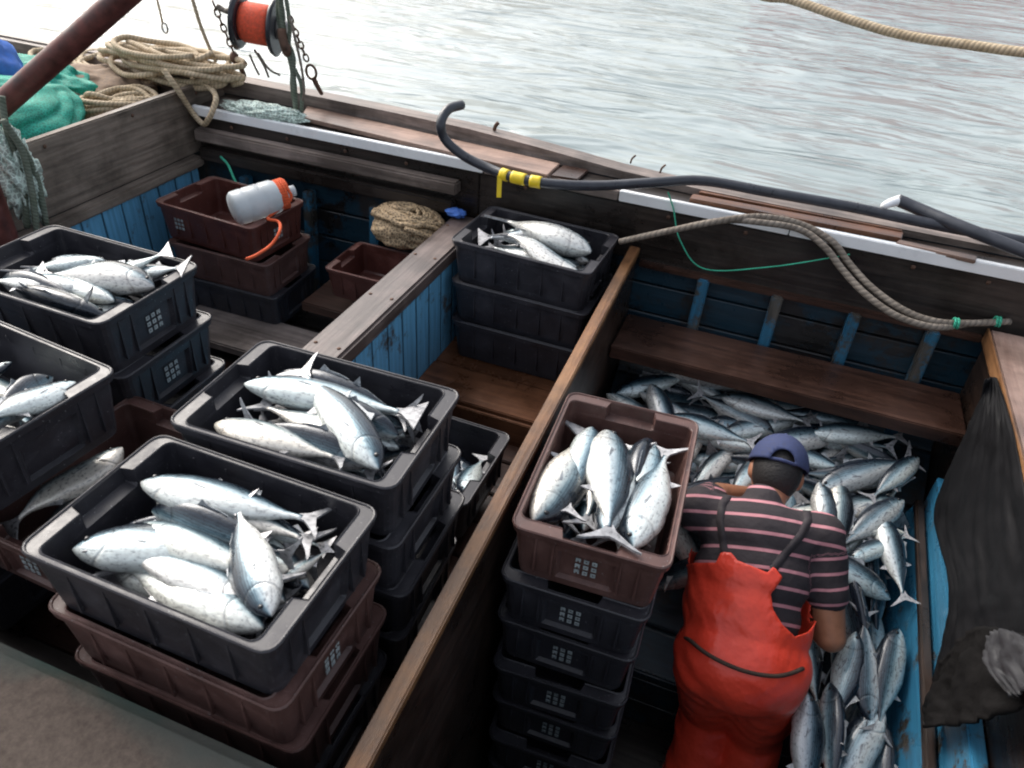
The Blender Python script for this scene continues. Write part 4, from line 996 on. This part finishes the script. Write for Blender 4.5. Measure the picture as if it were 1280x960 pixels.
mb = MB(); mb.tube([HEAD+hd@Vector((.042*math.cos(t)*1.0, -.008-.100+.012*abs(math.cos(t)), .026)) for t in (0, .8, 1.57, 2.3, 3.14)], .006, 8, 3); o = mb.build('back_strap', M['cap'], None, True); o.parent = cp
for sx in (-1, 1):
    mb = MB(); mb.ball(HEAD+hd@Vector((sx*.030, .083, .012)), .013, 2); o = mb.build('eye', M['eye_white'], None, True); o.parent = man
for a_, nm in ((ANR, 'boot'), (ANL, 'boot')):
    bq = bmesh.new(); capsule(bq, a_+Vector((0, 0, .10)), a_+Vector((0, 0, -.04)), .062, .055); capsule(bq, a_+Vector((0, -.02, -.045)), a_+Vector((0, .17, -.055)), .052, .045)
    me = remesh(bq, .01, 3, 'boot'); wear('boot', me, 'boot')

# ---------------------------------------------------------------- things at the right of the hold
def wall_pt(px, py, x): return PX(px, py, x)
a = PX(1150, 628, .80); c_ = PX(1160, 980, .79)
a = Vector((.795, a.y, a.z)); c_ = Vector((.795, c_.y, c_.z)); near = c_ + (c_-a)*.8
mb = MB(); mb.beam(a, near, .030, .030, .006); tag(mb.build('dark_batten', M['wood_darkY']), 'dark narrow bar lying along the top of the blue board beside the fish heap', 'bar')
mb = MB(); b = mb.bm
prof = [(a.y, a.z-.018), (near.y, near.z-.018), (near.y, .30), (a.y+.03, .62)]
v0 = [b.verts.new((.785-(.05 if i > 1 else 0), y, z)) for i, (y, z) in enumerate(prof)]; v1 = [b.verts.new((.812-(.05 if i > 1 else 0), y, z)) for i, (y, z) in enumerate(prof)]
b.faces.new(v0); b.faces.new(v1[::-1])
for i in range(4): b.faces.new((v0[i], v1[i], v1[(i+1) % 4], v0[(i+1) % 4]))
bmesh.ops.recalc_face_normals(b, faces=b.faces[:]); tag(mb.build('blue_board', M['blue_board']), 'blue painted board standing on edge along the right side of the heap', 'board')
mb = MB(); mb.box(.822, .864, .9, 2.45, .30, 1.02, .005); bp(mb, 'blue_lining', 'blue_board')
def crease(u, v, s):
    a = mnoise.noise(Vector((u*7+v*1.5, v*2.2, s))); c = mnoise.noise(Vector((u*15-v*4, v*6, s+3))); e_ = mnoise.noise(Vector((u*3, v*22, s+8)))
    k = (1-abs(a)*2.4)*1.0+(1-abs(c)*2.4)*.45+e_*.35
    return Vector((-k, .1*e_, k*.5))
def sheet(name, rows, mat, label, cat, sub=10, amp=.012, th=.002, seed=0, fr=9):
    """rows: list of lists of world points (same count); smooth cloth through them with noise folds"""
    rows = [catmull(r_, sub) for r_ in rows]; k = len(rows[0]); cols = [catmull([r_[i] for r_ in rows], sub) for i in range(k)]
    mb = MB(); b = mb.bm; V = []
    for i, c0 in enumerate(cols):
        V.append([b.verts.new(p+crease(i/len(cols), j/len(c0), seed)*amp) for j, p in enumerate(c0)])
    for A, B in zip(V, V[1:]):
        for j in range(len(A)-1): b.faces.new((A[j], B[j], B[j+1], A[j+1]))
    o = mb.build(name, M[mat], None, True); md = o.modifiers.new('s', 'SOLIDIFY'); md.thickness = th
    if label: tag(o, label, cat)
    return o
rows = []
for (l, m1_, m2_, r_) in (((1236, 476), (1241, 474), (1246, 474), (1250, 476)), ((1208, 540), (1228, 545), (1248, 540), (1268, 538)), ((1172, 640), (1205, 650), (1245, 640), (1288, 640)),
                          ((1188, 725), (1215, 730), (1255, 725), (1310, 725)), ((1182, 790), (1212, 795), (1262, 790), (1330, 790)), ((1160, 880), (1205, 850), (1265, 850), (1345, 850))):
    rows.append([PX(l[0], l[1], .815), PX(m1_[0], m1_[1], .835), PX(m2_[0], m2_[1], .848), PX(r_[0], r_[1], .853)])
sheet('tarpaulin', rows, 'tarp', 'crumpled dark plastic tarpaulin hanging down the bulkhead at the right', 'tarpaulin', 14, .009, .002, 3, 12)
rows = []
for (l, m1_, r_) in (((1180, 830), (1225, 790), (1300, 800)), ((1160, 880), (1220, 850), (1320, 850)), ((1162, 915), (1225, 905), (1310, 885))):
    rows.append([PX(l[0], l[1], .775), PX(m1_[0], m1_[1], .79), PX(r_[0], r_[1], .80)])
sheet('dark_sacking', rows, 'tarp_matt', 'matt black sacking bunched at the lower end of the tarpaulin', 'sacking', 12, .012, .006, 8, 12)
rows = []
for (l, m1_, r_) in (((1240, 800), (1258, 790), (1290, 800)), ((1236, 830), (1262, 835), (1300, 830)), ((1262, 872), (1280, 870), (1310, 860))):
    rows.append([PX(l[0], l[1], .745), PX(m1_[0], m1_[1], .755), PX(r_[0], r_[1], .765)])
sheet('plastic_bag', rows, 'grey_plastic', 'torn grey plastic bag on the black sacking at the lower right', 'bag', 8, .012, .002, 5, 16)

# ---------------------------------------------------------------- on the rail: planks, battens, hose, ropes
def slab(name, quad, z0, th, mat, label, cat):
    P4 = [Pz(px, py, z0+th) for px, py in quad]
    mb = MB(); mb.prism([(p.x, p.y) for p in P4], z0, z0+th, .003); return tag(mb.build(name, M[mat]), label, cat)
slab('loose_plank', [(376, 146), (384, 132), (700, 204), (684, 219)], 1.676, .02, 'wood_pinkX', 'long pale brown plank lying on the rail left of the yellow tape', 'plank')
slab('loose_plank', [(688, 219), (704, 206), (736, 212), (722, 224)], 1.676, .012, 'wood_brownX', 'short dark plank end on the rail beside the yellow tape', 'plank')
slab('wooden_batten', [(874, 240), (878, 234), (1130, 281), (1128, 289)], 1.676, .022, 'wood_orangeX', 'upper of two narrow orange brown battens lying on the rail', 'batten')
slab('wooden_batten', [(862, 248), (866, 242), (1130, 290), (1127, 298)], 1.676, .018, 'wood_orangeX', 'lower of two narrow orange brown battens lying on the rail', 'batten')
slab('wooden_batten', [(1120, 303), (1124, 299), (1222, 320), (1220, 326)], 1.676, .014, 'wood_pinkX', 'short pale batten on the rail right of the two orange ones', 'batten')
hz = [((577, 131), 1.90), ((560, 137), 1.90), ((551, 155), 1.86), ((557, 175), 1.80), ((580, 195), 1.75), ((610, 210), 1.725), ((640, 221), 1.72), ((690, 230), 1.72), ((750, 232), 1.72), ((820, 228), 1.75), ((880, 226), 1.765), ((960, 240), 1.765), ((1060, 258), 1.765), ((1160, 279), 1.765), ((1285, 303), 1.765), ((1400, 325), 1.765)]
hp = [Pz(p[0], p[1], z) for p, z in hz]
mb = MB(); mb.tube(hp, .019, 12, 8); ho = mb.build('rubber_hose', M['hose'], None, True); tag(ho, 'thick black rubber hose curving up from the rail, bound with yellow tape', 'hose')
cc = catmull(hp, 8); i0 = 6*8
for (aa, ab) in ((-1, 1), (2, 5), (6, 8)):
    mb = MB(); mb.tube([cc[i0+aa-2+i] for i in range(ab-aa+1)], .0235, 12, 2); o = mb.build('yellow_tape', M['yellow'], ho, True)
mb = MB(); p0 = cc[i0-3]; mb.beam(p0+Vector((0, -.022, .0)), p0+Vector((.004, -.03, -.085)), .018, .002, 0); mb.build('tape_end', M['yellow'], ho)
hp = [Pz(1122, 250, 1.80), Pz(1150, 262, 1.79), Pz(1200, 283, 1.785), Pz(1290, 318, 1.77)]
mb = MB(); mb.tube(hp, .022, 12, 8); o = mb.build('rubber_hose', M['hose'], None, True); tag(o, 'short length of black hose on the gunwale at the right with a bright metal end', 'hose')
mb = MB(); mb.tube([Pz(1104, 258, 1.79), Pz(1112, 254, 1.795), Pz(1126, 250, 1.80)], .020, 14, 3, lambda t: .6+.4*t); mb.build('metal_end', M['strip'], o, True)
def rope(name, pts, r, mat, label, cat='rope', res=8, seg=8, group=None):
    mb = MB(); mb.tube(pts, r, seg, res); return tag(mb.build(name, M[mat], None, True), label, cat, group)
for k, (dy, dz) in enumerate(((0, 0), (-7, .0))):
    pts = [((775, 302), 1.53), ((830, 290), 1.62), ((900, 276), 1.70), ((950, 271), 1.72), ((1000, 280), 1.70), ((1040, 302), 1.66), ((1062, 330), 1.60), ((1090, 360), 1.55), ((1130, 388), 1.51), ((1170, 402), 1.49), ((1215, 404), 1.485), ((1262, 402), 1.49)]
    if k: pts = [((p[0]+(-9 if 4 < i < 9 else 0), p[1]+(7 if 2 < i < 10 else 0)), z-.01) for i, (p, z) in enumerate(pts)]
    rope('hanging_rope', [Pz(p[0], p[1], z) for p, z in pts], .0125, 'rope_grey', ('upper' if not k else 'lower') + ' strand of the doubled grey rope looping below the rail to the right bulkhead', 'rope', group='doubled grey rope')
q1 = Pz(1195, 404, 1.49)
rope('green_lashing', [q1+Vector((.0, .014*math.cos(t), .016*math.sin(t)))+Vector((.02*t/12-.01, 0, 0)) for t in [i*.8 for i in range(16)]], .005, 'rope_bright', 'bright green twine lashed round the doubled grey rope', 'twine')
q1 = Pz(1247, 402, 1.49)
rope('green_lashing', [q1+Vector((.0, .014*math.cos(t), .016*math.sin(t)))+Vector((.02*t/12-.01, 0, 0)) for t in [i*.8 for i in range(16)]], .005, 'rope_bright', 'green twine at the corner of the right bulkhead cap', 'twine')
rope('thin_green_line', [PY(835, 240, 2.82), PY(842, 262, 2.818), PY(850, 300, 2.80), PY(880, 336, 2.78), PY(960, 334, 2.78), PY(1040, 322, 2.80), PY(1062, 318, 2.82)], .003, 'rope_bright', 'thin green line drooping below the rail above the hold', 'line')
rope('thin_green_line', [PY(276, 196, 2.78), PY(285, 206, 2.75), PY(292, 222, 2.72), PY(300, 238, 2.70)], .006, 'rope_bright', 'short bright green line in the corner of the left pound', 'line')
rope('mooring_rope', [PY(600, -170, 4.2), PY(900, -25, 3.6), PY(990, 0, 3.5), PY(1060, 24, 3.42), PY(1130, 44, 3.36), PY(1210, 56, 3.3), PY(1285, 66, 3.25), PY(1400, 76, 3.2), PY(1700, 80, 3.15), PY(2300, 20, 3.2)], .017, 'rope_tan', 'tan mooring rope crossing the upper right over the water')
# small fittings on the gunwale
for px, py, lb in ((618, 163, 'small dark metal stud on the gunwale above the pale plank'), (788, 204, 'thin bent wire standing on the gunwale'), (825, 216, 'short pink twig of wire by the start of the battens')):
    p = Pz(px, py, 1.745); mb = MB(); mb.tube([p, p+Vector((.004, 0, .02)), p+Vector((.016, 0, .035))], .004 if px > 700 else .009, 6, 3); tag(mb.build('metal_stud', M['rust'], None, True), lb, 'fitting')

# ---------------------------------------------------------------- reel, hooks and blocks hanging at the upper left
spc = PY(322, 30, 3.02)
ax = (Vector((1, .30, -.10))).normalized(); e = tag(empty('line_reel', spc), 'reel wound with bright orange line, with dark flanges, hanging over the rail', 'reel')
def disc(c0, ax_, r0, r1, h, seg=28):
    mb = MB(); b = mb.bm; u = ax_.orthogonal().normalized(); v = ax_.cross(u); rr_ = []
    for (t, r) in ((0, r0*.9), (.15, r0), (.85, r1), (1, r1*.9)):
        rr_.append([b.verts.new(Vector(c0)+ax_*(t*h-h/2)+u*(r*math.cos(2*math.pi*k/seg))+v*(r*math.sin(2*math.pi*k/seg))) for k in range(seg)])
    for A, B in zip(rr_, rr_[1:]):
        for k in range(seg): f = b.faces.new((A[k], A[(k+1) % seg], B[(k+1) % seg], B[k])); f.smooth = True
    b.faces.new(rr_[0][::-1]); b.faces.new(rr_[-1]); return mb
disc((0, 0, 0), ax, .085, .085, .135).build('wound_line', M['float_red'], e)
disc(-ax*.080, ax, .122, .112, .024).build('flange', M['flange'], e); disc(ax*.080, ax, .112, .122, .024).build('flange', M['flange'], e)
disc(ax*.115, ax, .05, .03, .05).build('hub', M['steel'], e)
KIDSX = None
def link_chain(name, p0, p1, label, n_=8, r=.011, cat='chain', sag=0):
    p0, p1 = Vector(p0), Vector(p1); mb = MB(); d = (p1-p0)/n_; U = d.orthogonal().normalized(); V = d.normalized().cross(U)
    for i in range(n_):
        c0 = p0+d*(i+.5); side = U if i % 2 else V; L = d.length*.62
        mb.tube([c0+d.normalized()*(L*math.cos(t))+side*(r*math.sin(t)) for t in [2*math.pi*k/10 for k in range(10)]], .004, 6, 1, None, True)
    return tag(mb.build(name, M['rust'], None, True), label, cat)
Yh = 3.0
link_chain('hanging_chain', PY(266, 2, Yh), PY(300, 85, Yh), 'rusty chain hanging to the left of the orange reel', 9)
mb = MB(); mb.ball(PY(293, 72, Yh), .022, 2, (1, .9, 1.3)); mb.tube([PY(293, 72, Yh), PY(300, 82, Yh), PY(305, 95, Yh+.02)], .012, 8, 3); tag(mb.build('shackle_knot', M['rust'], None, True), 'dark knotted shackle at the foot of the left chain', 'shackle')
rope('tan_line', [PY(238, -10, 3.0), PY(250, 30, 3.0), PY(262, 60, 3.0), PY(270, 78, 3.0)], .008, 'rope_tan', 'straight tan line running up from the coiled rope left of the reel', 'line')
rope('hook_line', [PY(194, -10, 3.05), PY(199, 10, 3.05), PY(203, 28, 3.05)], .005, 'rope_tan', 'thin line holding a small ring at the top left', 'line')
p = PY(206, 35, 3.05); mb = MB(); mb.tube([p+Vector((.016*math.cos(t), 0, .022*math.sin(t))) for t in [2*math.pi*k/12 for k in range(12)]], .004, 8, 2, None, True); tag(mb.build('steel_ring', M['steel'], None, True), 'small steel ring hanging at the end of a thin line at the top left', 'ring')
rope('reel_strap', [PY(296, 6, 3.0), PY(284, 14, 3.0), PY(272, 8, 3.0)], .012, 'rope_grey', 'dark strap tying the reel to the left chain', 'strap')
for k, (pp, lb) in enumerate(((((312, 68), (318, 82), (324, 94)), 'short thin cord hanging below the left flange of the reel'), (((318, 62), (330, 82), (336, 97)), 'short cord hanging below the middle of the reel'), (((322, 66), (336, 86), (350, 94)), 'frayed cord end slanting right below the reel'))):
    rope('cord_end', [PY(x, y, 3.0) for x, y in pp], .005, 'rope_grey', lb, 'cord')
# post with block, right of the reel
rope('davit_rope', [PY(350, -14, 2.98), PY(352, 20, 2.98), PY(358, 55, 2.97), PY(366, 90, 2.96), PY(370, 140, 2.95)], .012, 'rope_green', 'thick greenish grey rope running down to the rail right of the reel')
for k_, dx in enumerate((-7, 6)):
    rope('davit_rope', [PY(352+dx*.6, -14, 2.99), PY(356+dx, 30, 2.985), PY(364-dx*.4, 70, 2.97), PY(371+dx*.9, 105, 2.96), PY(374+dx*.5, 142, 2.95)], .009, 'rope_green', ('left', 'right')[k_]+' thin strand twisted round the greenish rope beside the reel')
mb = MB(); p = PY(358, 62, 2.96); mb.ball(p, .03, 2, (.8, .6, 1.1)); mb.tube([p, PY(354, 50, 2.96), PY(352, 36, 2.97)], .02, 8, 3); tag(mb.build('pulley_block', M['rust'], None, True), 'grey pulley block against the right flange of the reel', 'block')
rope('davit_line', [PY(362, 20, 2.97), PY(376, 80, 2.96), PY(380, 112, 2.95), PY(378, 125, 2.95)], .006, 'rope_grey', 'thin cord beside the thick greenish rope', 'cord')
link_chain('hanging_chain', PY(358, 12, 3.0), PY(384, 76, 3.02), 'rusty chain slanting down right of the orange reel to a ring', 8)
p = PY(389, 90, 3.03); mb = MB(); mb.tube([p+Vector((.026*math.cos(t), 0, .030*math.sin(t))) for t in [2*math.pi*k/14 for k in range(14)]], .006, 8, 2, None, True); tag(mb.build('iron_ring', M['rust'], None, True), 'dark iron ring above the gunwale at the end of the right chain', 'ring')
mb = MB(); mb.tube([PY(392, 98, 3.03), PY(398, 110, 3.06), PY(402, 117, 3.09)], .011, 8, 3, lambda t: 1.1-.3*t); tag(mb.build('hook', M['rust'], None, True), 'dark hook joining the iron ring to the gunwale', 'hook')
# pale green netting at the rail
def lump(name, c0, sc, mat, label, cat, amp=.25, fr=3.0, seed=0, sub=5, flat=None, fold=0, rz=0):
    b = bmesh.new(); bmesh.ops.create_icosphere(b, subdivisions=sub, radius=1); R = Matrix.Rotation(rad(rz), 3, 'Z')
    for v in b.verts:
        p = v.co.copy(); k = mnoise.noise(p*fr+Vector((seed, seed*.7, 0)))*amp + (mnoise.noise(p*fr*2.7+Vector((0, seed, 3)))*amp*.5)
        if fold: k += abs(math.sin(p.x*fold+mnoise.noise(p*2)*4))*.07
        p *= (1+k)
        if flat is not None and p.z < flat: p.z = flat
        v.co = Vector(c0)+R@Vector((p.x*sc[0], p.y*sc[1], p.z*sc[2]))
    for f in b.faces: f.smooth = True
    me = bpy.data.meshes.new(name); b.to_mesh(me); b.free(); me.materials.append(M[mat]); o = bpy.data.objects.new(name, me); COL.objects.link(o)
    if label: tag(o, label, cat)
    return o
c0 = Pz(333, 138, 1.70)
lump('net_bundle', (c0.x, c0.y-.01, 1.695), (.20, .055, .035), 'netfloor', 'pale green netting rolled along the rail beside the coiled rope', 'net', .3, 4, 2, 5, -.5, 16)
# coiled tan rope on the corner of the bulwark
def coil(cx, cy, cz, rx, ry, turns, seed, rot=0, dz=.010):
    rnd = random.Random(seed); pts = []; R = Matrix.Rotation(rad(rot), 3, 'Z')
    for i in range(turns*10):
        t = 2*math.pi*i/10; k = i/(turns*10); sx = rx*(1+.34*math.sin(i*.37)+rnd.uniform(-.09, .09)); sy = ry*(1+.55*math.cos(i*.23)+rnd.uniform(-.12, .12))
        p = R@Vector((sx*math.cos(t)+rx*.45*math.sin(i*.11+seed), sy*math.sin(t), 0)); pts.append(Vector((cx+p.x, cy+p.y, cz+dz*turns*k*.9+.014*math.sin(t*2+seed+i*.05)+rnd.uniform(-.006, .006))))
    return pts
p = Pz(215, 92, 1.76)
rope('coiled_rope', coil(p.x, p.y, 1.75, .27, .085, 14, 1, -2), .0135, 'rope_tan', 'heap of coiled tan rope on the corner of the bulwark', 'rope', 4)
p = Pz(150, 78, 1.72)
rope('coiled_rope', coil(p.x, p.y, 1.66, .26, .14, 9, 5, 10), .0125, 'rope_tan', 'looser coil of pale rope at the back of the bulwark box', 'rope', 4)
p = Pz(190, 100, 1.74)
rope('coiled_rope', coil(-2.86, 2.66, 1.67, .13, .09, 7, 9, 40), .0125, 'rope_tan', 'small bights of tan rope spilling inside the bulwark box', 'rope', 4)
rope('rope_end', [PX(205, 88, -2.66), PX(222, 112, -2.60), PX(240, 140, -2.585), PY(254, 155, 2.80), PY(260, 150, 2.79), PY(266, 138, 2.80), PY(270, 122, 2.84), PY(262, 110, 2.9), PY(240, 100, 2.95)], .0125, 'rope_tan', 'bight of tan rope hanging down over the face of the weathered panel')
# sacks, green cloth, blue cloth behind the panel
p = Pz(130, 108, 1.68); lump('brown_sack', (p.x-.06, p.y-.05, 1.66), (.26, .30, .10), 'sack', 'brown sack lying between the green cloth and the coiled rope', 'sack', .2, 2, 4, 5, -.6)
p = Pz(60, 128, 1.74); lump('green_cloth', (-3.04, 2.10, 1.70), (.33, .42, .17), 'green_cloth', 'crumpled bright green cloth bundle behind the weathered panel', 'cloth', .10, 1.3, 7, 6, -.6, 3)
p = Pz(40, 92, 1.75); lump('green_cloth', (p.x-.1, p.y+.02, 1.70), (.42, .16, .10), 'green_cloth', 'fold of green cloth lying beyond the rusty pole', 'cloth', .25, 2.5, 11, 5, -.6, 5)
p = Pz(0, 92, 1.82); lump('blue_cloth', (p.x-.06, p.y, 1.82), (.12, .13, .14), 'blue_cloth', 'blue cloth at the upper left edge behind the rusty pole', 'cloth', .2, 2, 3, 4, -.7, 6)
# rusty pole
a = PY(-30, 160, 1.95); c_ = PY(184, -30, 2.25)
mb = MB(); mb.tube([a, a.lerp(c_, .5), c_, c_+(c_-a)*.6], .042, 18, 3); tag(mb.build('rusty_pole', M['pole'], None, True), 'thick dark red rusty pole slanting across the upper left corner', 'pole')
# post, floats and green ropes at the left edge
mb = MB(); p = PX(6, 300, -2.45); mb.tube([Vector((p.x, p.y, .9)), Vector((p.x, p.y, 1.5)), Vector((p.x, p.y, 1.86))], .045, 14, 2); tag(mb.build('red_post', M['pole'], None, True), 'dark red upright post at the left edge below the green cloth', 'post')
p = PX(24, 222, -2.50); lump('pale_net', p, (.05, .06, .15), 'netfloor', 'pale knotted netting hanging beside the dark red post', 'net', .5, 4, 6, 5, None, 14)
for k, pts in enumerate((((2, 120), (8, 160), (22, 200), (30, 240), (34, 285)), ((14, 165), (34, 195), (48, 230), (58, 282)), ((4, 150), (28, 190), (40, 240), (46, 290)))):
    rope('green_rope', [PX(x, y, -2.47+.02*k) for x, y in pts], .011, 'rope_green', ('left', 'right', 'middle')[k]+' of the three green ropes hanging by the dark red post', 'rope', group='green ropes by the red post')

# ---------------------------------------------------------------- left pound: jug, bag
p0 = PY(289, 260, 2.40); p1 = PY(364, 240, 2.62)
p0 = Vector((-2.16, 2.47, 1.475)); 
p0 = Pz(290, 262, 1.47); p1 = Pz(368, 238, 1.50); d = (p1-p0).normalized(); JL = (p1-p0).length
mb = MB(); b = mb.bm; u = d.orthogonal().normalized(); v = d.cross(u); RR = []
for t, r in ((0, .02), (.01, .052), (.05, .062), (.2, .064), (.22, .061), (.24, .064), (.45, .064), (.47, .061), (.49, .064), (.66, .063), (.74, .055), (.82, .042), (.88, .028), (.90, .021), (.97, .020)):
    r *= 1.12; RR.append([b.verts.new(p0+d*(JL*t)+u*(r*math.cos(2*math.pi*k/24))+v*(r*math.sin(2*math.pi*k/24))) for k in range(24)])
for A, B in zip(RR, RR[1:]):
    for k in range(24): b.faces.new((A[k], A[(k+1) % 24], B[(k+1) % 24], B[k]))
b.faces.new(RR[0][::-1]); b.faces.new(RR[-1])
jug = tag(mb.build('plastic_jug', M['jug'], None, True), 'white plastic jug tied with orange cord lying in the reddish brown crate', 'jug')
mb = MB(); mb.tube([p0+d*(JL*.90), p0+d*(JL*1.0)], .024, 16, 1); mb.build('screw_cap', M['jug'], jug, True)
pts = [p0+d*(JL*(.70+.004*i+.012*math.sin(i*1.3)))+u*(.060*math.cos(i*.7))+v*(.060*math.sin(i*.7)) for i in range(38)]
rope('orange_cord', pts+[Pz(340, 268, 1.44), Pz(335, 274, 1.445), Pz(348, 277, 1.443), PX(350, 288, -1.79), PX(340, 305, -1.79), PX(322, 318, -1.79), PX(308, 324, -1.79)], .0065, 'rope_orange', 'orange cord knotted round the jug neck and hanging over the crate', 'cord', 4)
c0 = Pz(510, 272, 1.42)
def bag_mesh():
    o = lump('net_bag', (c0.x-.01, c0.y, 1.365), (.16, .12, .075), 'bag', 'crumpled beige net bag lying on a crate beside the cross beam', 'bag', .16, 1.6, 13, 5, -.7, 9)
    r2 = random.Random(5); mb = MB()
    for k in range(26):
        a0 = r2.uniform(0, 6.28); c_ = Vector((c0.x-.01+r2.uniform(-.05, .07), c0.y+r2.uniform(-.04, .04), 1.375)); R1 = r2.uniform(.06, .12); pts = []
        for i in range(9):
            t = a0+i*.42; q_ = c_+Vector((R1*1.25*math.cos(t), R1*.8*math.sin(t), 0)); dx, dy = (q_.x-c0.x+.01)/.185, (q_.y-c0.y)/.145
            q_.z = 1.365+.088*math.sqrt(max(0, 1-dx*dx-dy*dy))+r2.uniform(-.003, .008); pts.append(q_)
        mb.tube(pts, r2.uniform(.008, .014), 6, 3)
    f = mb.build('net_folds', M['bag'], o, True); return o
bag_mesh()
c1 = Pz(570, 266, 1.46); lump('blue_rag', c1, (.045, .03, .018), 'blue_cloth', 'small blue rag between the beige bag and the cross beam', 'rag', .3, 3, 5, 4)

for p in PROTO.values():
    for ch in KIDS.get(p.name, []): bpy.data.objects.remove(ch)
    bpy.data.objects.remove(p)
print('fish', NF[0], 'objects', len(bpy.data.objects))
